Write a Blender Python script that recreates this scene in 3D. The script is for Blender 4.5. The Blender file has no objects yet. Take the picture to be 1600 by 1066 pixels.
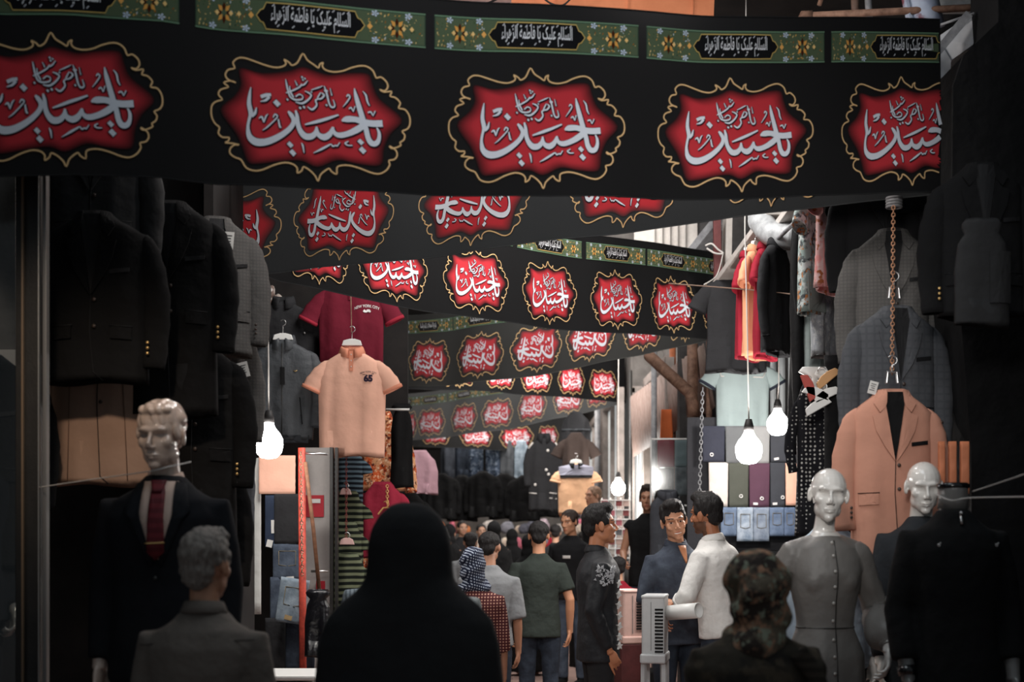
import bpy, bmesh, math, random
from math import sin, cos, pi, sqrt, radians, exp, floor, atan2
from mathutils import Vector, Matrix, noise
SC = bpy.context.scene
COL = SC.collection
random.seed(7)
# ---------------------------------------------------------------- camera, light, exposure
F, CX, HY, EYE = 2222.2, 800.0, 815.0, 1.62
def P(px, py, Y):
    """world point seen at a pixel of the 1600x1066 frame, at distance Y"""
    return Vector(((px-CX)/F*Y, Y, EYE+(HY-py)/F*Y))
cam = bpy.data.cameras.new('camera'); cam.lens = 50; cam.sensor_width = 36
cam.shift_y = (HY-533)/1600.0
cam.dof.use_dof = True; cam.dof.focus_distance = 8.6; cam.dof.aperture_fstop = 2.5
co = bpy.data.objects.new('camera', cam); COL.objects.link(co)
co.location = (0, 0, EYE); co.rotation_euler = (pi/2, 0, 0); SC.camera = co
cam.clip_end = 300
vs = SC.view_settings
vs.view_transform = 'Standard'; vs.look = 'None'; vs.gamma = 1; vs.exposure = 0.0; vs.use_curve_mapping = False
w = bpy.data.worlds.new('world'); SC.world = w; w.use_nodes = True
bg = w.node_tree.nodes['Background']; bg.inputs[0].default_value = (.80, .92, 1.0, 1); bg.inputs[1].default_value = 0.14

def light(kind, name, loc, energy, color=(1, 1, 1), size=.1, target=None, size_y=None, angle=None, blend=1):
    l = bpy.data.lights.new(name, kind); l.energy = energy; l.color = color
    if kind == 'AREA':
        l.size = size
        if size_y: l.shape = 'RECTANGLE'; l.size_y = size_y
    else: l.shadow_soft_size = size
    if kind == 'SPOT': l.spot_size = radians(angle); l.spot_blend = blend
    o = bpy.data.objects.new(name, l); COL.objects.link(o); o.location = loc
    if target is not None: o.rotation_euler = (Vector(target)-Vector(loc)).to_track_quat('-Z', 'Y').to_euler()
    return o
WARM = (1, .80, .62); COOL = (.86, .94, 1)
# unseen lights; the skylight areas are added fill standing in for roof daylight
light('SPOT', 'skylight_over_front_banner', (.25, .9, 4.7), 330, (1, .95, .93), .35, (.42, 6, 3.25), angle=44)  # unseen fill spot, added to light the front banner
light('AREA', 'skylight_gap_near', (.2, 4.4, 4.9), 26, COOL, 1.0, (.2, 5.2, 0), 2.0)
light('AREA', 'skylight_gap_mid', (.3, 9.2, 5.0), 190, (1, .97, .94), 1.6, (.3, 11.5, 0), 2.4)
light('AREA', 'skylight_gap_beyond', (.2, 12.9, 5.1), 115, (1, .97, .94), 1.6, (.2, 17, 1.5), 1.6)  # fill added to brighten the fourth and sixth banners
light('AREA', 'skylight_gap_far', (.2, 17.0, 5.2), 420, (1, .96, .92), 1.8, (.2, 21.0, 0), 3)
light('AREA', 'skylight_gap_end', (-.1, 22.3, 5.1), 260, (1, .94, .88), 1.6, (-.2, 26, .8), 1.6)  # fill added to brighten the goods at the far end
light('POINT', 'work_lamp_above_banners', (.55, 6.15, 4.0), 46, (1, .93, .88), .12)  # unseen point fill, added to brighten the second banner
light('POINT', 'work_lamp_between_banners', (-.7, 6.35, 3.95), 44, (1, .93, .88), .12)  # second unseen fill, added for the left part of that banner
light('SPOT', 'shop_lamp_behind_glass', (-2.45, 5.72, 3.0), 9, (1, .90, .80), .06, (-2.42, 6.25, 2.3), angle=58)  # unseen spot, added to brighten the pale board at the left edge
light('SPOT', 'shop_lamp_left', (-1.35, 3.7, 3.35), 120, WARM, .08, (-1.6, 5.9, 1.85), angle=36)
light('SPOT', 'lamp_light_lane_near', (.3, 2.1, 2.75), 320, (1, .96, .92), .25, (1.35, 9.0, 2.15), angle=40)  # unseen spot without a fixture, added to light the right stalls

# ---------------------------------------------------------------- tools
def S(r, g, b):
    f = lambda c: c/12.92 if c <= .04045 else ((c+.055)/1.055)**2.4
    return (f(r/255.), f(g/255.), f(b/255.))
class MB:
    """collects shapes into one mesh"""
    def __init__(s): s.v, s.f, s.m, s.c = [], [], [], []
    def add(s, vs_, fs, mi=0, col=None, T=None):
        o = len(s.v)
        s.v += [(T @ Vector(p)) if T else Vector(p) for p in vs_]
        for f in fs:
            s.f.append([i+o for i in f]); s.m.append(mi); s.c.append(col)
        return s
    def loft(s, rings, mi=0, cap0=True, cap1=True, col=None, T=None, closed=True):
        n = len(rings[0]); vs_ = [p for r in rings for p in r]; fs = []
        for i in range(len(rings)-1):
            for j in range(n if closed else n-1):
                k = (j+1) % n
                fs.append((i*n+j, i*n+k, (i+1)*n+k, (i+1)*n+j))
        if cap0: fs.append(tuple(range(n))[::-1])
        if cap1: fs.append(tuple((len(rings)-1)*n+j for j in range(n)))
        return s.add(vs_, fs, mi, col, T)
    def tube(s, pts, rad, n=10, mi=0, col=None, T=None, flat=1.0, up=None, hollow=0):
        pts = [Vector(p) for p in pts]
        if not hasattr(rad, '__len__'): rad = [rad]*len(pts)
        rings = []; a = None
        for i, p in enumerate(pts):
            d = (pts[min(i+1, len(pts)-1)]-pts[max(i-1, 0)])
            d = d.normalized() if d.length > 1e-9 else Vector((0, 0, 1))
            if a is None:
                u = Vector(up) if up else (Vector((0, 1, 0)) if abs(d.y) < .9 else Vector((1, 0, 0)))
                a = (u-d*u.dot(d)).normalized()
            else:
                a = (a-d*a.dot(d)).normalized()
            b = d.cross(a)
            rings.append([p+a*(cos(t)*rad[i]*flat)+b*(sin(t)*rad[i]) for t in [2*pi*k/n for k in range(n)]])
        if hollow:
            c = sum(rings[-1], Vector())/n; d = (pts[-1]-pts[-2]).normalized()
            rings.append([c+(q-c)*.9 for q in rings[-1]])
            rings.append([c+(q-c)*.85-d*hollow for q in rings[-2]])
        return s.loft(rings, mi, col=col, T=T)
    def ell(s, c, r, T=None, n=16, m=10, mi=0, col=None, R=None):
        c = Vector(c); vs_ = [];
        if not hasattr(r, '__len__'): r = (r, r, r)
        def q(x, y, z):
            p = Vector((x*r[0], y*r[1], z*r[2]))
            if R: p = R @ p
            return c+p
        vs_.append(q(0, 0, 1))
        for i in range(1, m):
            a = pi*i/m
            for j in range(n):
                b = 2*pi*j/n; vs_.append(q(sin(a)*cos(b), sin(a)*sin(b), cos(a)))
        vs_.append(q(0, 0, -1)); fs = []
        for j in range(n):
            k = (j+1) % n; fs.append((0, 1+j, 1+k))
            fs.append((len(vs_)-1, 1+(m-2)*n+k, 1+(m-2)*n+j))
            for i in range(m-2): fs.append((1+i*n+j, 1+(i+1)*n+j, 1+(i+1)*n+k, 1+i*n+k))
        return s.add(vs_, fs, mi, col, T)
    def box(s, c, d, R=None, T=None, mi=0, col=None):
        c = Vector(c); vs_ = []
        for x in (-.5, .5):
            for y in (-.5, .5):
                for z in (-.5, .5):
                    p = Vector((x*d[0], y*d[1], z*d[2]))
                    if R: p = R @ p
                    vs_.append(c+p)
        return s.add(vs_, [(0, 1, 3, 2), (4, 6, 7, 5), (0, 4, 5, 1), (2, 3, 7, 6), (0, 2, 6, 4), (1, 5, 7, 3)], mi, col, T)
    def bar(s, a, b, wd, th, T=None, mi=0):
        a, b = Vector(a), Vector(b); d = b-a
        R = d.to_track_quat('Z', 'Y').to_matrix()
        return s.box((a+b)/2, (wd, th, d.length), R, T, mi)
    def prism(s, poly, y0, y1, T=None, mi=0, col=None):
        n = len(poly); vs_ = [(x, y0, z) for x, z in poly]+[(x, y1, z) for x, z in poly]
        fs = [tuple(range(n)), tuple(range(n, 2*n))[::-1]]
        for j in range(n): k = (j+1) % n; fs.append((k, j, n+j, n+k))
        return s.add(vs_, fs, mi, col, T)
    def torus(s, c, R_, r, T=None, n=20, m=8, mi=0, arc=2*pi, rot=None):
        pts = [Vector((cos(arc*i/n)*R_, 0, sin(arc*i/n)*R_)) for i in range(n+1)]
        if rot: pts = [rot @ p for p in pts]
        return s.tube([p+Vector(c) for p in pts], r, m, mi, T=T)
    def build(s, name, mat, parent=None, smooth=True, vox=0, sm=0, fn=None, colf=None, bevel=0, loc=None, normals=True):
        me = bpy.data.meshes.new(name)
        me.from_pydata([tuple(p) for p in s.v], [], s.f)
        mats = mat if isinstance(mat, (list, tuple)) else [mat]
        for q in mats: me.materials.append(q)
        if any(s.m): me.polygons.foreach_set('material_index', s.m)
        o = bpy.data.objects.new(name, me)
        if normals and any(c is None for c in s.c):
            bm = bmesh.new(); bm.from_mesh(me); bmesh.ops.recalc_face_normals(bm, faces=bm.faces); bm.to_mesh(me); bm.free()
        if vox:
            COL.objects.link(o)
            md = o.modifiers.new('r', 'REMESH'); md.mode = 'VOXEL'; md.voxel_size = vox
            if sm: m2 = o.modifiers.new('s', 'SMOOTH'); m2.factor = .5; m2.iterations = sm
            dg = bpy.context.evaluated_depsgraph_get()
            me2 = bpy.data.meshes.new_from_object(o.evaluated_get(dg))
            me2.name = name
            o.modifiers.clear(); o.data = me2; bpy.data.meshes.remove(me); me = me2
            me.materials.clear()
            for q in mats: me.materials.append(q)
        else:
            COL.objects.link(o)
        if fn:
            cs = [(vt.co.copy(), vt.normal.copy()) for vt in me.vertices]; out_ = []
            for c_, n_ in cs: out_ += list(fn(c_, n_))
            me.vertices.foreach_set('co', out_)
        if colf:
            at = me.color_attributes.new('Col', 'FLOAT_COLOR', 'POINT')
            for i, vt in enumerate(me.vertices):
                c = colf(vt.co); at.data[i].color = (c[0], c[1], c[2], 1)
        elif any(c is not None for c in s.c):
            at = me.color_attributes.new('Col', 'FLOAT_COLOR', 'CORNER')
            for pl, c in zip(me.polygons, s.c):
                for k, li in enumerate(pl.loop_indices):
                    cc = c[k] if isinstance(c[0], tuple) else c
                    at.data[li].color = (cc[0], cc[1], cc[2], 1)
        if smooth: me.polygons.foreach_set('use_smooth', [True]*len(me.polygons))
        if bevel:
            b = o.modifiers.new('b', 'BEVEL'); b.width = bevel; b.segments = 2; b.limit_method = 'ANGLE'
        if parent: o.parent = parent
        if loc is not None: o.location = loc
        me.update()
        return o
def thing(name, label, cat, loc=(0, 0, 0), rz=0, group=None):
    o = bpy.data.objects.new(name, None); COL.objects.link(o); o.empty_display_size = .1
    o.location = loc; o.rotation_euler = (0, 0, rz); o['label'] = label; o['category'] = cat
    if group: o['group'] = group
    return o
def tag(o, label, cat, group=None, kind=None):
    o['label'] = label; o['category'] = cat
    if group: o['group'] = group
    if kind: o['kind'] = kind
    return o
def struct(mb, name, mat, label=None, **k):
    o = mb.build(name, mat, **k); o['kind'] = 'structure'
    if label: o['label'] = label; o['category'] = name.split('_')[0]
    return o
def dup(root, loc, rz=None, label=None, group=None):
    r = root.copy(); COL.objects.link(r); r.location = loc
    if rz is not None: r.rotation_euler = (0, 0, rz)
    if label: r['label'] = label
    if group: r['group'] = group
    for ch in list(root.children):
        c = ch.copy(); COL.objects.link(c); c.parent = r
        for g in ch.children:
            d = g.copy(); COL.objects.link(d); d.parent = c
    return r
def cr(pts, n=6, closed=False):
    """Catmull-Rom through points of any dimension"""
    out = []; N = len(pts)
    rng = range(N if closed else N-1)
    for i in rng:
        p1, p2 = pts[i], pts[(i+1) % N]
        p0 = pts[(i-1) % N] if (closed or i > 0) else p1
        p3 = pts[(i+2) % N] if (closed or i+2 < N) else p2
        for k in range(n):
            t = k/n
            out.append(tuple(.5*((2*b)+(-a+c)*t+(2*a-5*b+4*c-d)*t*t+(-a+3*b-3*c+d)*t**3) for a, b, c, d in zip(p0, p1, p2, p3)))
    if not closed: out.append(tuple(pts[-1]))
    return out
def interp(xs, x):
    if x <= xs[0][0]:
        (a, b), (c, d) = xs[0], xs[1]
        return b+(d-b)*(x-a)/(c-a)
    for i in range(len(xs)-1):
        (a, b), (c, d) = xs[i], xs[i+1]
        if x <= c: return b+(d-b)*(x-a)/(c-a)
    (a, b), (c, d) = xs[-2], xs[-1]
    return d+(d-b)/(c-a)*(x-c)
# ---------------------------------------------------------------- materials
MATS = {}
class N:
    def __init__(s, name):
        s.m = bpy.data.materials.new(name); s.m.use_nodes = True; s.t = s.m.node_tree
        s.b = s.t.nodes['Principled BSDF']; s.out = s.t.nodes['Material Output']
    def n(s, ty, **k):
        x = s.t.nodes.new(ty)
        for a, b in k.items(): setattr(x, a, b)
        return x
    def l(s, a, b): s.t.links.new(a, b)
    def setv(s, sock, val):
        if hasattr(val, 'links') or hasattr(val, 'is_linked'): s.l(val, sock)
        else: sock.default_value = val
    def math(s, op, a, b=0.0):
        x = s.n('ShaderNodeMath', operation=op); s.setv(x.inputs[0], a); s.setv(x.inputs[1], b); return x.outputs[0]
    def mix(s, f, a, b):
        x = s.n('ShaderNodeMix', data_type='RGBA'); s.setv(x.inputs[0], f)
        for i, q in ((6, a), (7, b)):
            if isinstance(q, tuple): x.inputs[i].default_value = q+(1,)
            else: s.l(q, x.inputs[i])
        return x.outputs[2]
    def coord(s): return s.n('ShaderNodeTexCoord').outputs['Object']
    def noise(s, scale, detail=3, vec=None, rough=.5):
        x = s.n('ShaderNodeTexNoise'); x.inputs['Scale'].default_value = scale; x.inputs['Detail'].default_value = detail
        x.inputs['Roughness'].default_value = rough
        s.l(vec or s.coord(), x.inputs['Vector']); return x.outputs['Fac']
    def bump(s, h, strength, dist=.01):
        x = s.n('ShaderNodeBump'); x.inputs['Strength'].default_value = strength; x.inputs['Distance'].default_value = dist
        s.l(h, x.inputs['Height']); s.l(x.outputs[0], s.b.inputs['Normal'])
    def step(s, v, e, soft=.05):
        x = s.n('ShaderNodeMapRange'); s.l(v, x.inputs[0]); x.inputs[1].default_value = e-soft; x.inputs[2].default_value = e+soft
        return x.outputs[0]
def mat(name, c=(.5, .5, .5), rough=.85, spec=.25, kind='cloth', c2=None, sc=1.0, metal=0, emit=0, wr=.5, sheen=0, coat=0, trans=0):
    if name in MATS: return MATS[name]
    q = N(name); b = q.b
    b.inputs['Roughness'].default_value = rough; b.inputs['Specular IOR Level'].default_value = spec
    b.inputs['Metallic'].default_value = metal
    if coat: b.inputs['Coat Weight'].default_value = coat; b.inputs['Coat Roughness'].default_value = .12
    if sheen: b.inputs['Sheen Weight'].default_value = sheen
    b.inputs['Base Color'].default_value = tuple(c)+(1,)
    dark = tuple(x*.82 for x in c)
    if kind in ('cloth', 'denim', 'check', 'stripe', 'dots', 'camo', 'floral', 'knit', 'leafy', 'scarf', 'vstripe'):
        co_ = q.coord(); n1 = q.noise(5*sc, 4, co_)
        base = q.mix(q.step(n1, .5, .3), dark, tuple(c))
        sep = q.n('ShaderNodeSeparateXYZ'); q.l(co_, sep.inputs[0]); X, Y, Z = sep.outputs
        if kind == 'denim':
            n2 = q.noise(9*sc, 5, co_, .65); base = q.mix(q.step(n2, .53, .14), base, tuple(c2 or [min(1, x*1.7) for x in c]))
        if kind == 'check':
            sx = q.math('ABSOLUTE', q.math('SINE', q.math('MULTIPLY', X, 75*sc))); sz = q.math('ABSOLUTE', q.math('SINE', q.math('MULTIPLY', Z, 75*sc)))
            g = q.math('MAXIMUM', q.step(sx, .9, .08), q.step(sz, .9, .08)); base = q.mix(g, base, tuple(c2))
        if kind == 'stripe':
            sz = q.math('SINE', q.math('ADD', q.math('MULTIPLY', Z, 190*sc), q.math('MULTIPLY', n1, 3.0))); base = q.mix(q.step(sz, 0.1, .2), base, tuple(c2))
        if kind == 'vstripe':
            sz = q.math('SINE', q.math('MULTIPLY', X, 190*sc)); base = q.mix(q.step(sz, .3, .2), base, tuple(c2))
        if kind == 'scarf':
            sx = q.math('SINE', q.math('MULTIPLY', q.math('ADD', X, Y), 210*sc)); sz = q.math('SINE', q.math('MULTIPLY', q.math('SUBTRACT', Z, q.math('MULTIPLY', X, .3)), 230*sc))
            g = q.math('MULTIPLY', q.step(sx, -.1, .3), q.step(sz, -.1, .3)); base = q.mix(g, base, tuple(c2))
        if kind == 'knit':
            sx = q.math('SINE', q.math('MULTIPLY', X, 300*sc)); sz = q.math('SINE', q.math('MULTIPLY', Z, 300*sc))
            g = q.math('MULTIPLY', q.step(sx, .1, .3), q.step(sz, .1, .3)); base = q.mix(g, base, tuple(c2))
        if kind == 'dots':
            vv = q.n('ShaderNodeTexVoronoi'); vv.inputs['Scale'].default_value = 42*sc; vv.inputs['Randomness'].default_value = .25; q.l(co_, vv.inputs['Vector'])
            base = q.mix(q.step(vv.outputs['Distance'], .27, .05), tuple(c2), base)
        if kind in ('camo', 'floral', 'leafy'):
            n2 = q.noise(11*sc, 3, co_, .6); n3 = q.noise(23*sc, 4, co_, .6)
            base = q.mix(q.step(n2, .52, .04), base, tuple(c2[0])); base = q.mix(q.step(n3, .56, .04), base, tuple(c2[1]))
            if len(c2) > 2: base = q.mix(q.step(q.noise(31*sc, 2, co_), .6, .03), base, tuple(c2[2]))
        q.l(base, b.inputs['Base Color'])
        h = q.math('ADD', q.math('MULTIPLY', q.noise(9*sc, 3, co_), 1.0), q.math('MULTIPLY', q.noise(420, 1, co_), .03))
        q.bump(h, wr, .03)
    elif kind == 'attr':
        a = q.n('ShaderNodeAttribute', attribute_name='Col'); q.l(a.outputs['Color'], b.inputs['Base Color'])
        q.bump(q.noise(180, 2), .08, .004)
    elif kind == 'print':
        a = q.n('ShaderNodeAttribute', attribute_name='Col')
        nn = q.noise(60, 4, None, .7)
        cc = q.mix(q.step(nn, .5, .5), a.outputs['Color'], a.outputs['Color'])
        q.l(cc, b.inputs['Base Color']); q.bump(q.noise(500, 1), .15, .003)
        if trans:
            tr = q.n('ShaderNodeBsdfTranslucent'); q.l(cc, tr.inputs['Color']); mx = q.n('ShaderNodeMixShader'); mx.inputs[0].default_value = trans
            q.l(b.outputs[0], mx.inputs[1]); q.l(tr.outputs[0], mx.inputs[2]); q.l(mx.outputs[0], q.out.inputs['Surface'])
    elif kind == 'hair':
        co_ = q.coord(); mp = q.n('ShaderNodeMapping'); mp.inputs['Scale'].default_value = (1, 1, .25); q.l(co_, mp.inputs[0])
        n2 = q.noise(130, 3, mp.outputs[0], .7); q.l(q.mix(q.step(n2, .5, .2), tuple(x*.45 for x in c), tuple(c)), b.inputs['Base Color'])
        q.bump(n2, .9, .01)
    elif kind == 'worn':
        n2 = q.noise(6*sc, 6, None, .7); q.l(q.mix(q.step(n2, .5, .15), tuple(c), tuple(c2 or [x*.6 for x in c])), b.inputs['Base Color'])
        q.bump(q.noise(60*sc, 3), .15, .005)
    elif kind == 'wood':
        co_ = q.coord(); mp = q.n('ShaderNodeMapping'); mp.inputs['Scale'].default_value = (1, 8, 8); q.l(co_, mp.inputs[0])
        q.l(q.mix(q.step(q.noise(6, 4, mp.outputs[0]), .5, .2), tuple(c), tuple(c2 or [x*.6 for x in c])), b.inputs['Base Color'])
    elif kind == 'pavers':
        br = q.n('ShaderNodeTexBrick'); br.inputs['Scale'].default_value = 1.0; br.inputs['Brick Width'].default_value = .9; br.inputs['Row Height'].default_value = .16
        br.inputs['Mortar Size'].default_value = .008; q.l(q.coord(), br.inputs['Vector'])
        br.inputs['Color1'].default_value = tuple(c)+(1,); br.inputs['Color2'].default_value = tuple(c2)+(1,); br.inputs['Mortar'].default_value = (.03, .025, .02, 1)
        q.l(q.mix(q.step(q.noise(3, 5), .5, .3), br.outputs['Color'], tuple(x*.7 for x in c)), b.inputs['Base Color']); q.bump(br.outputs['Fac'], -.3, .005)
    elif kind == 'glass':
        tr = q.n('ShaderNodeBsdfTransparent'); gl = q.n('ShaderNodeBsdfGlossy'); gl.inputs['Roughness'].default_value = .12
        mx = q.n('ShaderNodeMixShader'); mx.inputs[0].default_value = .03; tr.inputs[0].default_value = tuple(c)+(1,)
        q.l(tr.outputs[0], mx.inputs[1]); q.l(gl.outputs[0], mx.inputs[2]); q.l(mx.outputs[0], q.out.inputs['Surface'])
    elif kind == 'bulb':
        tr = q.n('ShaderNodeBsdfTransparent'); em = q.n('ShaderNodeEmission'); em.inputs[0].default_value = tuple(c)+(1,); em.inputs[1].default_value = emit
        ad = q.n('ShaderNodeAddShader'); q.l(tr.outputs[0], ad.inputs[0]); q.l(em.outputs[0], ad.inputs[1]); q.l(ad.outputs[0], q.out.inputs['Surface'])
    MATS[name] = q.m
    return q.m
BLK = S(30, 30, 32)
cloth_black = mat('black_cloth', S(44, 44, 46), .95, .2)
cloth_black2 = mat('deep_black_cloth', S(26, 26, 27), .95, .15)
metal_dark = mat('dark_metal', S(40, 38, 36), .45, .5, 'worn', sc=2)
metal_steel = mat('steel', (.6, .6, .6), .3, .5, 'plain', metal=1)
white_plastic = mat('white_plastic', S(225, 225, 222), .4, .5, 'plain')
gold_metal = mat('gold_button_metal', S(225, 185, 120), .3, .6, 'plain', metal=.7)
wire_white = mat('white_wire', S(205, 200, 195), .6, .3, 'plain')
wire_black = mat('black_wire', S(30, 28, 28), .6, .3, 'plain')

# ---------------------------------------------------------------- lettering (built-in font, shaped by hand)
FA = {'ا': (0xFE8D, 0xFE8E, 0, 0), 'ل': (0xFEDD, 0xFEDE, 0xFEDF, 0xFEE0), 'س': (0xFEB1, 0xFEB2, 0xFEB3, 0xFEB4), 'م': (0xFEE1, 0xFEE2, 0xFEE3, 0xFEE4),
      'ع': (0xFEC9, 0xFECA, 0xFECB, 0xFECC), 'ی': (0xFBFC, 0xFBFD, 0xFBFE, 0xFBFF), 'ک': (0xFB8E, 0xFB8F, 0xFB90, 0xFB91), 'ف': (0xFED1, 0xFED2, 0xFED3, 0xFED4),
      'ط': (0xFEC1, 0xFEC2, 0xFEC3, 0xFEC4), 'ه': (0xFEE9, 0xFEEA, 0xFEEB, 0xFEEC), 'ة': (0xFE93, 0xFE94, 0, 0), 'ز': (0xFEAF, 0xFEB0, 0, 0),
      'ر': (0xFEAD, 0xFEAE, 0, 0), 'ء': (0xFE80, 0, 0, 0)}
def shape_fa(t):
    out = []
    for wd in t.split(' '):
        r = []
        for i, c in enumerate(wd):
            iso, fin, ini, med = FA[c]
            pj = i > 0 and FA[wd[i-1]][2] and fin; nj = i < len(wd)-1 and ini and FA[wd[i+1]][1]
            r.append(chr(med if pj and nj else fin if pj else ini if nj else iso))
        out.append(''.join(r))
    return ' '.join(out)[::-1]
def text_geo(t, bold=0.0):
    """flat glyph mesh, normalised to x in 0..1 and y in 0..1 (returns verts, faces, aspect)"""
    cu = bpy.data.curves.new('t', 'FONT'); cu.body = t; cu.size = 1; cu.offset = bold; cu.resolution_u = 3
    o = bpy.data.objects.new('t', cu); COL.objects.link(o)
    me = bpy.data.meshes.new_from_object(o.evaluated_get(bpy.context.evaluated_depsgraph_get()))
    vs_ = [(q.co.x, q.co.y) for q in me.vertices]; fs = [tuple(p.vertices) for p in me.polygons]
    bpy.data.objects.remove(o); bpy.data.curves.remove(cu); bpy.data.meshes.remove(me)
    x0 = min(a for a, b in vs_); x1 = max(a for a, b in vs_); y0 = min(b for a, b in vs_); y1 = max(b for a, b in vs_)
    return [((a-x0)/(x1-x0), (b-y0)/(y1-y0)) for a, b in vs_], fs, (x1-x0)/(y1-y0)
# ---------------------------------------------------------------- the mourning banners
GOLD = [(708, 65), (740, 110), (790, 145), (822, 166), (832, 140), (856, 128), (850, 152), (872, 180), (930, 195), (1000, 188), (1060, 165), (1130, 150), (1180, 158), (1220, 190), (1242, 240),
        (1275, 235), (1315, 270), (1325, 310), (1302, 338), (1268, 328), (1300, 347), (1352, 343), (1342, 378), (1380, 390), (1415, 430), (1403, 468), (1450, 480), (1482, 530), (1485, 590), (1465, 625), (1428, 642),
        (1447, 670), (1440, 705), (1412, 725), (1418, 745), (1390, 760), (1350, 768), (1335, 750), (1380, 782), (1390, 820), (1370, 850), (1330, 858), (1335, 890), (1310, 930), (1260, 955), (1200, 945), (1120, 910), (1040, 885),
        (980, 885), (955, 900), (952, 946), (915, 925), (898, 903), (860, 925), (835, 950), (818, 992), (798, 955), (760, 915), (714, 888), (700, 915), (668, 932), (668, 900), (640, 870), (580, 855), (500, 870), (420, 900), (360, 905),
        (300, 880), (263, 820), (220, 800), (185, 770), (185, 735), (215, 710), (250, 712), (200, 698), (148, 690), (170, 680), (177, 655), (130, 650), (100, 620), (107, 578), (75, 550), (50, 500), (50, 430), (80, 395), (127, 380),
        (100, 345), (115, 310), (172, 292), (138, 262), (185, 250), (226, 264), (170, 240), (150, 205), (170, 170), (217, 160), (205, 120), (240, 90), (290, 90), (360, 115), (450, 150), (520, 165), (570, 155), (587, 135), (573, 108), (610, 130),
        (630, 150), (670, 130)]
RED = [(262, 165), (420, 205), (600, 195), (705, 165), (800, 192), (900, 218), (1050, 205), (1180, 215), (1215, 300), (1262, 400), (1420, 550), (1335, 660), (1290, 760), (1262, 885), (1100, 872), (960, 840), (815, 885), (700, 840), (560, 840),
       (400, 852), (320, 835), (275, 720), (230, 620), (125, 455), (222, 360), (268, 280)]
MAIN = [[(333, 303, 6), (324, 360, 22), (320, 420, 30), (332, 480, 34), (328, 510, 24), (317, 550, 20), (312, 600, 24), (325, 660, 42), (370, 698, 54), (440, 702, 50), (520, 674, 44), (590, 630, 38), (632, 585, 34), (640, 545, 30), (622, 510, 30), (600, 485, 14)],
        [(374, 450, 6), (362, 490, 22), (340, 515, 16)],
        [(655, 478, 12), (665, 520, 26), (670, 570, 32), (685, 620, 36), (722, 665, 46), (768, 668, 44), (800, 640, 32), (808, 596, 14)],
        [(808, 600, 14), (818, 650, 32), (862, 674, 46), (904, 650, 38), (926, 600, 14)],
        [(926, 600, 14), (936, 642, 28), (975, 662, 40), (1040, 650, 42), (1110, 618, 48), (1160, 580, 40)],
        [(990, 556, 12), (1025, 545, 44), (1090, 548, 42), (1150, 570, 46), (1215, 582, 48), (1284, 582, 50)],
        [(1082, 318, 6), (1092, 370, 26), (1108, 430, 34), (1125, 490, 38), (1145, 560, 40), (1165, 625, 36), (1180, 690, 38), (1205, 728, 42), (1238, 728, 38), (1257, 695, 28), (1258, 650, 22), (1242, 612, 10)],
        [(722, 582, 10), (800, 562, 22), (880, 540, 22), (967, 512, 12)],
        [(405, 375, 26), (440, 364, 26), (478, 362, 22)], [(466, 375, 22), (440, 400, 18), (402, 408, 6)]]
DOTS = [(520, 425, 30), (615, 727, 26), (634, 786, 28), (1125, 716, 26), (1138, 778, 30)]
SMALL = [[(390, 530, 6), (412, 520, 16), (426, 562, 7)], [(426, 562, 7), (440, 520, 12), (456, 500, 5)], [(492, 528, 7), (506, 505, 12), (524, 520, 10), (500, 550, 10), (450, 595, 10), (415, 618, 4)], [(530, 540, 10), (540, 592, 14), (552, 602, 8)],
         [(1025, 380, 7), (1036, 365, 12), (1050, 382, 10), (1030, 415, 10), (998, 455, 4)], [(1042, 470, 8), (1058, 460, 12), (1074, 492, 6)], [(1074, 492, 6), (1085, 450, 9)],
         [(1143, 340, 5), (1165, 370, 13), (1176, 420, 12), (1192, 450, 6)], [(1178, 500, 10), (1200, 495, 12), (1215, 525, 6)], [(1215, 525, 6), (1232, 488, 9)],
         [(698, 715, 6), (708, 740, 14), (716, 790, 5)], [(785, 788, 5), (840, 762, 16), (890, 736, 14), (912, 726, 8), (925, 742, 12), (948, 735, 9), (955, 742, 10), (975, 714, 7)], [(1038, 708, 8), (1014, 722, 12), (1034, 738, 10), (1066, 740, 8)],
         [(582, 252, 4), (592, 300, 13), (604, 350, 12), (620, 385, 12), (655, 402, 13), (700, 398, 12), (706, 375, 8), (680, 362, 10), (655, 380, 9)], [(585, 352, 8), (640, 332, 12), (685, 308, 12), (700, 285, 8)], [(690, 300, 8), (718, 290, 12), (742, 262, 6)],
         [(612, 300, 5), (616, 340, 12), (640, 385, 12)], [(722, 338, 7), (752, 352, 12), (768, 372, 12), (742, 405, 14), (700, 428, 15), (655, 418, 6)], [(845, 350, 8), (862, 368, 13), (840, 392, 12), (815, 388, 12), (838, 345, 8)],
         [(826, 392, 10), (800, 405, 12), (808, 440, 12), (775, 472, 15), (742, 452, 8)], [(862, 298, 4), (880, 350, 14), (900, 430, 12), (920, 456, 13), (940, 445, 11), (928, 400, 5)], [(768, 330, 6), (820, 312, 10), (852, 300, 5)], [(905, 315, 4), (918, 370, 8)], [(650, 262, 4), (668, 300, 10)]]
SDOTS = [(702, 238, 10), (722, 248, 9), (708, 258, 9), (688, 462, 12), (716, 456, 12), (596, 400, 10), (868, 335, 9), (884, 335, 9), (880, 440, 10), (770, 345, 8)]
SX, SY, SLX, SLY = 721.5, 463.0, 62.5/721.5, 12.0/463
def norm(x, y):
    dx, dy = x-766.0, y-527.0
    # remove the slope that the hanging cloth gave the traced print
    dy -= dx*(62.5/721.5); return dx/SX, dy/SY
C_BLACK, C_BACK = (.011, .011, .0115), (.031, .033, .0345)  # reverse print is greyer, and lightened further for its backlit look
C_RED, C_GOLD, C_WHITE, C_GREEN = S(198, 56, 64), S(236, 196, 142), S(228, 232, 240), S(84, 106, 84)
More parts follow.
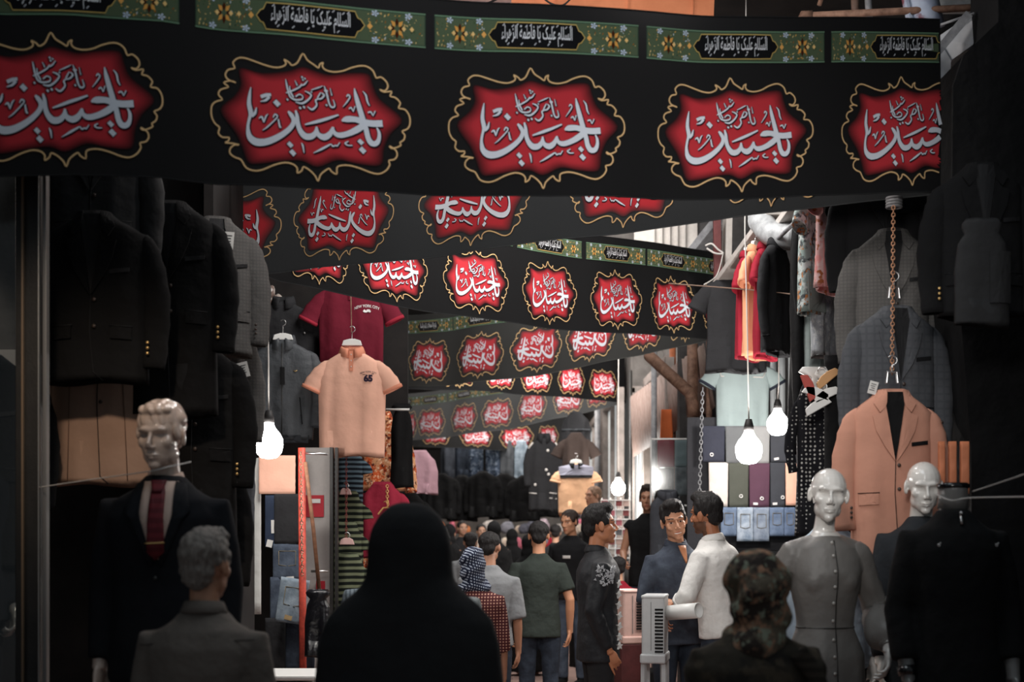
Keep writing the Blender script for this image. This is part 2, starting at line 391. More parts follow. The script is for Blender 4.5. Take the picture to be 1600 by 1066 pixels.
STRIP_TXT = text_geo(shape_fa('السلام علیک یا فاطمة الزهراء'), .012)
banner_mat = mat('printed_banner_cloth', kind='print', rough=.9, spec=.08, trans=.22)
class Banner:
    """cloth hung along a path given by (px, Y) ends; Z of its lower hem by (px, py); coordinates u (pixel column of the hem) and v (0 top .. 1 hem)"""
    def __init__(s, ends, hem, height, rip=.012, seed=0, sag=None):
        s.e, s.hem, s.h, s.rip, s.seed = ends, hem, height, rip, seed
        (a, ya), (b, yb) = ends; s.ia, s.ib = 1/ya, 1/yb; s.a, s.b = a, b
    def Y(s, px): return 1/(s.ia+(s.ib-s.ia)*(px-s.a)/(s.b-s.a))
    def pt(s, px, v, off=0):
        Y = s.Y(px); p = P(px, interp(s.hem, px), Y); X = p.x; sd = s.seed
        n = s.rip*(sin(X*7.1+sd)+.6*sin(X*13.7+sd*2+v*2.2)+.5*sin(X*3.1+v*3))*(.35+.65*v)
        z = p.z+s.h*(1-v)+.006*sin(X*5+sd)
        pa, pb = P(s.a, 815, 1/s.ia), P(s.b, 815, 1/s.ib)
        d = (pb-pa).normalized(); nr = Vector((d.y, -d.x, 0))
        return Vector((p.x, p.y, z))+nr*(n+off)
    def make(s, meds, label, back=False, panels=True, detail=2, x0=None, x1=None, hw=.385, c_black=None, fade=0):
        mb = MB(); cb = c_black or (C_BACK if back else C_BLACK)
        f = (lambda c: tuple(c[i]*(1-fade)+fade*.30 for i in range(3))) if fade else (lambda c: c)  # mixes haze over the distant banners into their colours as grey
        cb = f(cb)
        x0 = s.a if x0 is None else x0; x1 = s.b if x1 is None else x1
        n = max(24, int(abs(x1-x0)/7)); m = 14
        rows = [[s.pt(x0+(x1-x0)*i/n, j/m) for j in range(m+1)] for i in range(n+1)]
        vs_ = [p for r in rows for p in r]; fs = []
        for i in range(n):
            for j in range(m): fs.append((i*(m+1)+j, (i+1)*(m+1)+j, (i+1)*(m+1)+j+1, i*(m+1)+j+1))
        mb.add(vs_, fs, 0, cb)
        # thin folded hem so the cloth has an edge
        for vv in (0.0, 1.0):
            mb.tube([s.pt(x0+(x1-x0)*i/n, vv) for i in range(n+1)], .003, 5, col=tuple(min(1, c*1.8+.004) for c in cb))
        sgn = -1 if back else 1
        for (pc, wpx) in meds:
            G = lambda a, b: (pc+sgn*a*wpx, .65+b*.315)
            def ok(px): return x0 <= px <= x1
            def put(pts2, faces, off, cols):
                P3 = []; keep = []
                for a, b in pts2:
                    px, v = G(a, b); keep.append(ok(px)); P3.append(s.pt(px, v, off))
                o = len(mb.v); mb.v += P3
                for fi, fc in enumerate(faces):
                    if all(keep[i] for i in fc):
                        mb.f.append([i+o for i in fc]); mb.m.append(0)
                        c = cols[fi] if isinstance(cols, list) else cols; mb.c.append(c)
            # red field, its printed edge fading to black
            rr = cr([norm(*p) for p in RED], 4, True); nR = len(rr); lv = [0, .2, .4, .55, .68, .76, .82, .87, .91, .95, .98, 1.02]
            kf = lambda t: 1 if t < .80 else max(0, (1.02-t)/.22)
            pts2 = []; 
            for t in lv:
                for a, b in rr: pts2.append((a*t, b*t))
            faces = []; cols = []
            for i in range(len(lv)-1):
                ca, cbb = [tuple(cb[k]+(f(C_RED)[k]-cb[k])*kf(t) for k in range(3)) for t in (lv[i], lv[i+1])]
                for j in range(nR):
                    k = (j+1) % nR; faces.append((i*nR+j, i*nR+k, (i+1)*nR+k, (i+1)*nR+j)); cols.append((ca, ca, cbb, cbb))
            put(pts2, faces, .003, cols)
            # gold outline
            gg = [norm(*p) for p in cr(GOLD, 3 if detail > 1 else 1, True)]; nG = len(gg); gw = .009 if detail > 1 else .013
            def ribbon(pl, wd, closed, off, c):
                pts2 = []; N_ = len(pl)
                for i in range(N_):
                    p0 = pl[(i-1) % N_] if (closed or i) else pl[i]; p1 = pl[(i+1) % N_] if (closed or i < N_-1) else pl[i]
                    dx, dy = (p1[0]-p0[0])*1.56, p1[1]-p0[1]; L = sqrt(dx*dx+dy*dy) or 1; wi = wd[i] if hasattr(wd, '__len__') else wd
                    nx, ny = -dy/L*wi/1.56, dx/L*wi
                    for q in (-1, 1): pts2.append((pl[i][0]+nx*q, pl[i][1]+ny*q))
                fs_ = [(2*i, 2*((i+1) % N_), 2*((i+1) % N_)+1, 2*i+1) for i in range(N_ if closed else N_-1)]
                put(pts2, fs_, off, f(c))
            ribbon(gg, gw*2.3, True, .0038, tuple(cb[k]*.75+C_GOLD[k]*.10 for k in range(3)))
            ribbon(gg, gw*1.25, True, .0052, C_GOLD)
            # calligraphy
            strokes = MAIN+(SMALL if detail > 0 else SMALL[:4]+SMALL[11:12]+SMALL[13:14]+SMALL[17:19]); dots = DOTS+(SDOTS if detail > 0 else [])
            for layer in ((0, 1) if detail > 1 else (1,)):
                for st in strokes:
                    q = cr(st, 4); pl = [norm(a, b) for a, b, c in q]
                    ex = 7 if layer == 0 else (0 if detail > 1 else 5)
                    wd = [(c/2+ex)/SY for a, b, c in q]
                    sh = .006 if layer == 0 else 0
                    ribbon([(a+sh, b+sh) for a, b in pl], wd, False, .0062 if layer == 0 else .0078, (.02, .012, .02) if layer == 0 else C_WHITE)
                for (x, y, r) in dots:
                    a, b = norm(x, y); e = (r*.95+(7 if layer == 0 else 0))/SY
                    put([(a-e*.64, b-e*.15), (a-e*.1, b-e), (a+e*.64, b+e*.15), (a+e*.1, b+e)], [(0, 1, 2, 3)], .0065 if layer == 0 else .0082, (.02, .012, .02) if layer == 0 else f(C_WHITE))
            if not panels: continue
            # the tile-work strip along the top
            A = lambda x, y: (x*1.16, (.168+y*.088-.65)/.315)
            def poly(pl, off, c): put([A(*p) for p in pl], [tuple(range(len(pl)))], off, f(c))
            def rect(xa, ya, xb, yb, off, c, k=14):
                pl = [A(xa+(xb-xa)*i/k, y) for i in range(k+1) for y in (ya, yb)]
                put(pl, [(2*i, 2*i+2, 2*i+3, 2*i+1) for i in range(k)], off, f(c))
            rect(-1, -1, 1, 1, .002, S(58, 78, 62)); rect(-.99, -.86, .99, .86, .0028, S(84, 98, 74))
            for yy in (-.95, .95): rect(-1, yy-.04, 1, yy+.04, .0034, S(110, 140, 112))
            rg = random.Random(5)
            nsp = 190 if detail > 1 else 50
            for i in range(nsp):
                x, y = rg.uniform(.5, .98)*rg.choice((-1, 1)), rg.uniform(-.8, .8)
                sz = rg.uniform(.5, 1.3)*(1 if detail > 1 else 1.8); c = rg.choice([S(214, 168, 88), S(206, 150, 72), S(226, 196, 130), S(60, 84, 50), S(190, 200, 205), S(150, 96, 40), S(48, 66, 44)])
                an = rg.uniform(0, pi); ex, ey = .011*sz, .085*sz
                poly([(x+cos(an+t)*ex*(1 if k % 2 else .45), y+sin(an+t)*ey*(1 if k % 2 else .45)) for k, t in enumerate([0, pi/2, pi, 3*pi/2])], .0036, c)
            for sx in (-1, 1):
                for k in range(8):
                    an = k*pi/4; cx_, cy_ = sx*.75, 0
                    poly([(cx_+cos(an)*.02, cy_+sin(an)*.12), (cx_+cos(an+.4)*.042, cy_+sin(an+.4)*.38), (cx_+cos(an)*.075, cy_+sin(an)*.62), (cx_+cos(an-.4)*.042, cy_+sin(an-.4)*.38)], .0042, S(70, 34, 16) if k % 2 == 0 else S(222, 160, 80))
                for px_ in (-.06, .06, .13): poly([(sx*.75+px_-.02, 0), (sx*.75+px_, -.16), (sx*.75+px_+.02, 0), (sx*.75+px_, .16)], .0048, S(240, 200, 130))
                poly([(sx*.515-.025, 0), (sx*.515, -.2), (sx*.515+.025, 0), (sx*.515, .2)], .0048, S(236, 176, 96))
                for xx, yy in ((.85, -.78), (.85, .78), (.56, -.8), (.56, .8)):
                    for k in range(5):
                        an = k*2*pi/5; poly([(sx*xx, yy*.95), (sx*xx+cos(an-.4)*.028, yy*.95+sin(an-.4)*.16), (sx*xx+cos(an)*.036, yy*.95+sin(an)*.2), (sx*xx+cos(an+.4)*.028, yy*.95+sin(an+.4)*.16)], .0048, S(196, 208, 226))
            car = [(-.47, 0), (-.435, -.32), (-.41, -.38), (-.385, -.74), (-.2, -.76), (0, -.76), (.2, -.76), (.385, -.74), (.41, -.38), (.435, -.32), (.47, 0), (.435, .32), (.41, .38), (.385, .74), (.2, .76), (0, .76), (-.2, .76), (-.385, .74), (-.41, .38), (-.435, .32)]
            pts2 = [A(x*t, y*t) for t in (.02, .5, 1.0) for x, y in car]; nc = len(car)
            put(pts2, [(i*nc+j, i*nc+(j+1) % nc, (i+1)*nc+(j+1) % nc, (i+1)*nc+j) for i in range(2) for j in range(nc)], .0054, f((.008, .008, .009)))
            ribbon([A(*p) for p in car], .0085, True, .006, S(200, 170, 100))
            tv, tf, _ = STRIP_TXT
            x_l, x_r, yb_, yt_ = -.345, .345, .62, -.6
            put([A(x_l+(x_r-x_l)*a, yb_+(yt_-yb_)*b) for a, b in tv], [tuple(q) for q in tf], .0066, f(S(225, 225, 228)))
            if detail > 1:
                for i in range(16):
                    x = x_l+.02+(x_r-x_l-.04)*i/15; yy = (-.62, .5, -.55)[i % 3]
                    poly([(x-.012, yy+.05), (x+.008, yy-.08), (x+.013, yy-.03), (x-.006, yy+.1)], .0068, S(200, 200, 205))
        o = mb.build('mourning_banner', banner_mat, smooth=False, normals=False)
        return tag(o, label, 'banner', 'red and black mourning banners strung across the lane')
def banners():
    b1 = Banner(((0, 5.2), (1468, 6.5)), [(-160, 268), (0, 275), (110, 270), (250, 276), (340, 288), (500, 297), (640, 301), (860, 308), (1100, 310), (1300, 306), (1468, 300)], .79, .010, 0)
    b1.make([(92, 162), (485, 155), (838, 137), (1149, 120), (1415, 100)], 'front black banner with five large red medallions, readable script, spanning the whole lane', x0=-150, x1=1468)
    b2 = Banner(((378, 8.35), (1470, 6.55)), [(300, 436), (378, 431), (440, 425), (620, 407), (800, 385), (1080, 348), (1340, 318), (1470, 301)], .79, .012, 1)
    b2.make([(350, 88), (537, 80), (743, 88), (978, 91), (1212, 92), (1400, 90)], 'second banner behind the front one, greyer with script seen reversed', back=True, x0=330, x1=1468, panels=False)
    b3 = Banner(((400, 8.7), (1118, 12.0)), [(400, 424), (440, 440), (530, 459), (620, 478), (740, 497), (830, 510), (960, 520), (1118, 531)], .74, .014, 2)
    b3.make([(495, 52), (613, 56), (743, 49), (858, 44), (962, 40), (1052, 35), (1118, 24)], 'third banner with readable script and green tile strip, its right end by the black shirt', x0=400, x1=1124)
    b4 = Banner(((618, 15.4), (1106, 12.3)), [(618, 604), (700, 602), (800, 592), (900, 575), (1000, 555), (1106, 532)], .76, .016, 3)
    b4.make([(605, 26), (670, 31), (751, 38), (839, 40), (924, 38), (1005, 34), (1075, 30)], 'fourth banner, reversed script, slanting up to the right beneath the third', back=True, detail=1, x0=618, x1=1106, c_black=(.034, .034, .032), fade=.05)  # cloth base lightened for backlight, haze mixed into the print
    b5 = Banner(((612, 15.8), (976, 18.6)), [(612, 606), (780, 613), (893, 622), (976, 629)], .62, .018, 4)
    b5.make([(715, 27), (780, 26), (838, 23), (893, 22), (943, 20)], 'fifth banner, dark, only the lower halves of its readable medallions showing', detail=1, panels=False, x0=612, x1=976)
    b6 = Banner(((638, 21.5), (972, 18.8)), [(638, 688), (700, 683), (800, 669), (900, 648), (972, 631)], .70, .02, 5)
    b6.make([(636, 17), (673, 21), (725, 22), (777, 24), (832, 23), (888, 23), (935, 20)], 'sixth banner, pale grey with reversed script, hanging below the fifth', back=True, detail=1, x0=638, x1=972, c_black=(.06, .062, .062), fade=.14)  # haze put into the colours: paler cloth, greyed print
    b7 = Banner(((640, 21.9), (888, 24)), [(640, 696), (700, 700), (800, 704), (888, 700)], .60, .02, 6)
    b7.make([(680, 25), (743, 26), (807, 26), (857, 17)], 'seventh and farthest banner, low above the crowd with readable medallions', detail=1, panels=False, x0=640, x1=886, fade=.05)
banners()
# ---------------------------------------------------------------- figures
def Rx(a): return Matrix.Rotation(radians(a), 4, 'X')
def Ry(a): return Matrix.Rotation(radians(a), 4, 'Y')
def Rz(a): return Matrix.Rotation(radians(a), 4, 'Z')
def Tr(*a): return Matrix.Translation(Vector(a) if len(a) == 3 else Vector(a[0]))
def wrinkle(amp, sc=7, seed=0, stretch=.45):
    def fn(c, n):
        q = Vector((c.x*sc+seed, c.y*sc, c.z*sc*stretch))
        a = noise.noise(q)*.6+(.5-abs(noise.noise(q*2.1+Vector((3, 1, 2)))))*.7
        return c+n*a*amp
    return fn
def head_pieces(mb, T, fem=False, ears=True, smile=0):
    E = lambda c, r, R=None: mb.ell(c, r, T=T, R=R, n=18, m=12)
    s = .93 if fem else 1.0
    E((0, .012, .030), (.076, .094, .083)); E((0, -.018, -.030), (.060*s, .068, .078)); E((0, -.034, -.060), (.047*s, .05, .052))
    E((0, -.064, -.096), (.022*s, .022, .018))
    for q in (-1, 1):
        E((q*.040*s, -.006, -.060), (.020, .045, .034)); E((q*.038, -.047, -.018), (.025, .026, .026))
        if ears:
            E((q*.080, .012, -.004), (.007, .019, .032), Matrix.Rotation(q*.35, 3, 'Z')); E((q*.077, .006, -.022), (.008, .011, .014))
    mb.tube([(0, -.078, .020), (0, -.094, 0), (0, -.107, -.022), (0, -.103, -.035)], [.0075, .008, .0102, .008], 8, T=T)
    for q in (-1, 1): E((q*.0115, -.096, -.034), (.0072, .010, .007))
    mb.tube([(-.050, -.066, .024), (-.030, -.079, .028), (0, -.080, .024), (.030, -.079, .028), (.050, -.066, .024)], [.008, .011, .010, .011, .008], 8, T=T)
    if smile:
        mb.tube([(-.031, -.070, -.056), (-.014, -.084, -.0585), (0, -.087, -.060), (.014, -.084, -.0585), (.031, -.070, -.056)], [.003, .0045, .005, .0045, .003], 8, T=T)
        mb.tube([(-.030, -.069, -.059), (-.016, -.080, -.073), (0, -.084, -.077), (.016, -.080, -.073), (.030, -.069, -.059)], [.003, .005, .006, .005, .003], 8, T=T)
        for q in (-1, 1): E((q*.042, -.062, -.030), (.017, .018, .016))
    else:
        mb.tube([(-.024, -.078, -.064), (-.010, -.088, -.060), (0, -.089, -.061), (.010, -.088, -.060), (.024, -.078, -.064)], [.003, .0065, .0065, .0065, .003], 8, T=T)
        mb.tube([(-.022, -.077, -.067), (0, -.088, -.071), (.022, -.077, -.067)], [.003, .0075, .003], 8, T=T)
def head_fn(T, wr=0):
    Ti = T.inverted(); T3 = T.to_3x3()
    def fn(c, n):
        h = Ti @ c
        if h.y < -.03 and abs(h.z) < .05:
            d = Vector((0, 0, 0))
            for q in (-1, 1):
                r2 = ((h.x-q*.031)/.017)**2+((h.z-.004)/.012)**2
                d.y += .013*exp(-r2)
                r3 = ((h.x-q*.031)/.012)**2+((h.z-.002)/.006)**2
                d.y -= .007*exp(-r3)
            c = c+T3 @ d
        elif h.y < -.05 and -.072 < h.z < -.056 and abs(h.x) < .026:
            c = c+T3 @ Vector((0, .0045*exp(-((h.z+.0655)/.0022)**2), 0))
        return c
    return fn
def head_col(T, skin, beard=0, brows=(.02, .014, .01), lips=None, base=None):
    Ti = T.inverted(); lips = lips or (skin[0]*.85, skin[1]*.55, skin[2]*.55)
    def f(c):
        h = Ti @ c; col = skin
        if h.y < -.035:
            for q in (-1, 1):
                r = ((h.x-q*.034)/.020)**2+((h.z-.0335+abs(abs(h.x)-.030)*.22)/.0034)**2
                if r < 1.2 and brows: return tuple(brows)
                r = ((h.x-q*.031)/.0125)**2+((h.z-.003)/.0052)**2
                if r < 1 and brows: return (.015, .01, .008) if abs(h.x-q*.031) < .006 else (.55, .5, .47)
            if ((h.x)/.025)**2+((h.z+.0655)/.010)**2 < 1 and h.y < -.06: return lips
        if beard and h.z < -.02 and (h.z > -.13) and (h.y < .03):
            if h.z < -.035-.9*max(0, .05-abs(h.x))*.8 or (abs(h.x) < .03 and -.056 < h.z < -.043):
                return tuple(a*(1-beard)+b*beard for a, b in zip(col, (.02, .014, .01)))
        return col
    return f
def hand_pieces(mb, wrist, d, n, side=1, curl=25, k=1.0, spread=1.0, thumb=35, curls=None):
    """d: towards the fingertips, n: back of the hand, side: which way the thumb points"""
    d = Vector(d).normalized(); n = Vector(n); n = (n-d*n.dot(d)).normalized(); w_ = d.cross(n)*side; W = Vector(wrist)
    M3 = Matrix((w_, d, n)).transposed()
    mb.ell(W+d*.045*k, (.038*k, .052*k, .015*k), R=M3, n=14, m=10)
    mb.ell(W+d*.02*k+w_*.018*k-n*.004*k, (.02*k, .032*k, .015*k), R=M3, n=12, m=8)
    mb.tube([W-d*.03*k, W+d*.02*k], [.024*k, .026*k], 10)
    for i, (off, L, r) in enumerate(((.030, .070, .0088), (.010, .080, .0092), (-.011, .074, .0088), (-.030, .058, .0078))):
        c = (curls[i] if curls else curl*(1+.18*i)); dd = (d+w_*off*1.6*spread).normalized(); p = W+d*.082*k+w_*off*k; pts = [p-dd*.02*k]; rr = [r*k]; a = 0
        for j, fr in enumerate((.45, .32, .23)):
            pts.append(p); rr.append(r*k*(1.05-.1*j)); a += radians(c*(.8 if j == 0 else 1)); v = dd*cos(a)-n*sin(a); p = p+v*L*k*fr
        pts.append(p); rr.append(r*k*.72); mb.tube(pts, rr, 8); mb.ell(p, r*k*.74, n=8, m=6)
    t0 = W+d*.022*k+w_*.026*k; a = radians(thumb); v1 = (d*cos(a)+w_*sin(a)-n*.25).normalized(); v2 = (d*cos(a*.5)+w_*sin(a*.5)-n*.35).normalized()
    p1 = t0+v1*.034*k; p2 = p1+v2*.028*k; p3 = p2+v2*.022*k
    mb.tube([t0, p1, p2, p3], [.0135*k, .0115*k, .010*k, .0078*k], 8); mb.ell(p3, .0078*k, n=8, m=6)
SKIN = S(176, 128, 102); SKIN_L = S(200, 154, 128); SKIN_D = S(150, 104, 80)
HAIR = mat('dark_hair', S(30, 26, 26), .6, .4, 'hair')
TOR = [(.93, .165, .112), (1.0, .158, .108), (1.12, .150, .105), (1.26, .168, .118), (1.35, .176, .118), (1.41, .150, .098), (1.445, .105, .080), (1.475, .070, .066)]
def ringz(z, a, b, cx=0, cy=0, n=28, e=2.4):
    out = []
    for k in range(n):
        t = 2*pi*k/n; c, s_ = cos(t), sin(t)
        out.append(Vector((cx+a*abs(c)**(2/e)*(1 if c >= 0 else -1), cy+b*abs(s_)**(2/e)*(1 if s_ >= 0 else -1), z)))
    return out
class Fig:
    """local frame: feet at z=0, faces -Y. up: matrix that bends the upper body about the pelvis"""
    def __init__(s, name, label, cat, loc, face=0, k=1.0, lean=(0, 0, 0), head=(0, 0, 0), slim=1.0, fem=False, group=None):
        s.root = thing(name, label, cat, loc, radians(face), group); s.root.scale = (k, k, k)
        s.up = Tr(0, 0, .98) @ Rx(lean[0]) @ Ry(lean[1]) @ Rz(lean[2]) @ Tr(0, 0, -.98)
        s.hd = s.up @ Tr(0, -.012, 1.50) @ Rz(head[2]) @ Rx(head[0]) @ Ry(head[1]) @ Tr(0, -.012, .135)
        s.sl = slim; s.fem = fem; s.arms = {}; s.legs = {}
        s.sh = {q: s.up @ Vector((q*.172*slim*(.9 if fem else 1), .005, 1.378)) for q in (-1, 1)}
        s.set_arm(-1); s.set_arm(1); s.set_leg(-1); s.set_leg(1)
    def set_arm(s, q, elbow=None, wrist=None, hand=None, back=None, **h):
        sh = s.sh[q]
        el = Vector(elbow) if elbow else sh+Vector((q*.045, .015, -.29)); wr = Vector(wrist) if wrist else el+Vector((q*.005, -.05, -.25))
        s.arms[q] = (sh, el, wr, Vector(hand) if hand else (wr-el), Vector(back) if back else Vector((q, .15, 0)), h)
    def set_leg(s, q, knee=None, ankle=None):
        hp = Vector((q*.088, 0, .93)); kn = Vector(knee) if knee else Vector((q*.095, -.01, .50)); an = Vector(ankle) if ankle else Vector((q*.10, .02, .08))
        s.legs[q] = (hp, kn, an)
    def body(s, skin=SKIN, vox=.0055, head=True, ears=True, beard=0, hands=True, name='body', mat_=None, colf=True, lips=None, brows=(.02, .014, .01), low=True, side=None, smile=0):
        mb = MB(); f = s.fem
        rg = [[s.up @ p for p in ringz(z, a*.88*s.sl*(.93 if f else 1), b*.86, e=2.2)] for z, a, b in TOR]
        mb.loft(rg)
        mb.tube([s.up @ Vector((0, .015, 1.42)), s.up @ Vector((0, .008, 1.50)), s.hd @ Vector((0, .018, -.05))], [.062, .052 if not f else .044, .050 if not f else .042], 14)
        if head: head_pieces(mb, s.hd, f, ears, smile)
        for q in (-1, 1):
            sh, el, wr, hd_, bk, h = s.arms[q]
            mb.tube([sh+(s.up.to_3x3() @ Vector((-q*.05, 0, .0))), sh, sh.lerp(el, .4), el, el.lerp(wr, .3), wr], [.04, .048, .044, .037, .037, .025], 12)
            if hands: hand_pieces(mb, wr, hd_, bk, h.pop('side', 1) if 'side' in h else (side or (1 if q < 0 else -1)), **h)
            if low:
                hp, kn, an = s.legs[q]
                mb.tube([hp, hp.lerp(kn, .5), kn, kn.lerp(an, .35), an], [.082, .07, .05, .05, .034], 12)
                mb.ell(an+Vector((0, -.06, -.045)), (.04, .12, .033), n=12, m=8)
        cf = head_col(s.hd, skin, beard, brows, lips) if colf else None
        return mb.build(name, mat_ or mat('skin', kind='attr', rough=.5, spec=.4), s.root, vox=vox, sm=4, fn=head_fn(s.hd) if head else None, colf=cf)
    def top(s, m, name='shirt', hem=.88, ease=1.12, sleeve=1.0, vox=.012, wr=.006, seed=1, cuff=.034, open_=False, thick=1.0, flare=1.0, noarm=False):
        mb = MB(); hm = [(hem, TOR[0][1]*flare*1.02, TOR[0][2]*flare*1.05)] if hem < .93 else []
        prof = hm+[t for t in TOR if t[0] > hem+.02]
        if not hm: prof = [(hem, .158, .108)]+prof
        prof = prof[:-1]+[(1.478, .076, .070), (1.496, .060, .060)]
        rg = []
        for z, a, b in prof:
            e = ease if z < 1.44 else 1+(ease-1)*.4
            rg.append([s.up @ p for p in ringz(z, a*e*s.sl, b*e*thick, e=2.3)])
        mb.loft(rg)
        for q in (-1, 1):
            sh, el, wrr, *_ = s.arms[q]
            pts = [sh+(s.up.to_3x3() @ Vector((-q*.07, 0, -.005))), sh, sh.lerp(el, .5), el]; rr = [.050, .062, .060, .053]
            if sleeve >= 1: pts += [el.lerp(wrr, .5), el.lerp(wrr, .94)]; rr += [.047, cuff]
            else:
                if sleeve > .5: t = (sleeve-.5)*2; pts += [el.lerp(wrr, t)]; rr += [.05]
                else: pts = pts[:2]+[sh.lerp(el, sleeve*2)]; rr = [.052, .066, .072]
            mb.tube(pts, [r*ease/1.1 for r in rr], 14)
        return mb.build(name, m, s.root, vox=vox, sm=3, fn=wrinkle(wr, 8, seed))
    def collar(s, m, r=.062, z=1.485, h=.045, name='collar', lapel=True):
        mb = MB(); n = 22; rings = []
        for zz, rr in ((z-.014, r*1.06), (z+h*.4, r*.98), (z+h*.72, r*.98), (z+h*.66, r*1.07), (z-.004, r*1.28), (z-.014, r*1.24)):
            rings.append([s.up @ Vector((cos(t)*rr, .012+sin(t)*rr*.98-.004, zz-(.018 if sin(t) < 0 else 0)*abs(sin(t)))) for t in [-pi/2+.25+(2*pi-.5)*k/(n-1) for k in range(n)]])
        mb.loft(rings, closed=False, cap0=False, cap1=False)
        o = mb.build(name, m, s.root)
        sd = o.modifiers.new('t', 'SOLIDIFY'); sd.thickness = .004
        return o
    def trousers(s, m, name='trousers', w=1.0, vox=.014, top=.98):
        mb = MB(); mb.loft([ringz(z, a*1.03, b*1.04) for z, a, b in ((.84, .155, .105), (.93, .165, .113), (top, .158, .110))])
        for q in (-1, 1):
            hp, kn, an = s.legs[q]
            mb.tube([hp+Vector((0, 0, .0)), hp.lerp(kn, .25), hp.lerp(kn, .6), kn, kn.lerp(an, .5), an+Vector((0, 0, .0))], [.085*w, .092*w, .078*w, .066*w, .060*w, .056*w], 14)
        return mb.build(name, m, s.root, vox=vox, sm=3, fn=wrinkle(.006, 9, 4))
    def shoes(s, m):
        for q in (-1, 1):
            a = s.legs[q][2]; mb = MB(); mb.ell(a+Vector((0, -.065, -.045)), (.047, .135, .038), n=14, m=10); mb.tube([a+Vector((0, .01, .02)), a+Vector((0, .01, -.04))], [.05, .052], 12)
            mb.build('shoe', m, s.root, vox=.012, sm=1)
    def hair(s, m=None, front=.0, length=0, vox=.008, amp=.006, top=0, name='hair'):
        mb = MB(); T = s.hd
        mb.ell((0, .022+front*-.01, .046+top*.5), (.083, .095, .078+top), T=T, n=20, m=14)
        mb.ell((0, .066, -.005), (.062, .044, .062+length), T=T)
        for q in (-1, 1): mb.ell((q*.066, .0, .03), (.016, .045, .035), T=T)
        if top: mb.ell((0, -.035, .098+top), (.062, .05, .03+top*.5), T=T)
        def fn(c, n): return c+n*(noise.noise(Vector((c.x*70, c.y*70, c.z*28)))*amp+noise.noise(Vector((c.x*160, c.y*160, c.z*50)))*amp*.5)
        return mb.build(name, m or HAIR, s.root, vox=vox, sm=1, fn=fn)
    def buttons(s, pts, m, r=.006, name='button'):
        for p in pts: mb = MB(); mb.ell(p, (r, r*.5, r), n=10, m=6); mb.build(name, m, s.root)
def chador(s, m, hem=.03, flare=.34, name='chador', hood=True, wr=.008, arms=.30):
    mb = MB()
    rg = []
    for z, a, b in ((hem, flare, .26), (.5, .32, .24), (.95, .305, .22), (1.18, .298, .19), (1.32, .285, .165), (1.40, .262, .15), (1.45, .222, .14), (1.49, .172, .132), (1.53, .141, .128), (1.58, .134, .126), (1.64, .131, .126), (1.69, .118, .118), (1.73, .094, .10), (1.76, .060, .07), (1.772, .02, .03)):
        rg.append([s.up @ p for p in ringz(z, a*s.sl, b, e=2.1, cy=.02)])
    mb.loft(rg)
    if hood:
        mb.ell((0, .0, -.05), (.08, .09, .10), T=s.hd, n=20, m=14)
    return mb.build(name, m, s.root, vox=.011, sm=6, fn=wrinkle(wr, 5, 2, .3))
def person(label, px, Y, k=1.0, face=180, zt=None, shirt=None, pants=None, skin=SKIN, hair=HAIR, sleeve=.4, lean=(0, 0, 0), head=(0, 0, 0), vox=.007, hands=True, beard=0, collar=None, group=None, slim=1.0, fem=False, arms=None, hem=.88, bald=False, name='person', htop=0, ease=1.12, smile=0):
    x = P(px, 815, Y).x
    f = Fig(name, label, 'person', (x, Y, 0), face, k, lean, head, slim, fem, group)
    if arms:
        for q, a in arms.items(): f.set_arm(q, **a)
    f.body(skin, vox, beard=beard, hands=hands, smile=smile)
    f.top(shirt, sleeve=sleeve, hem=hem, ease=ease, seed=px)
    if pants: f.trousers(pants); f.shoes(cloth_black2)
    if hair: f.hair(hair, top=htop)
    if collar: f.collar(collar)
    return f
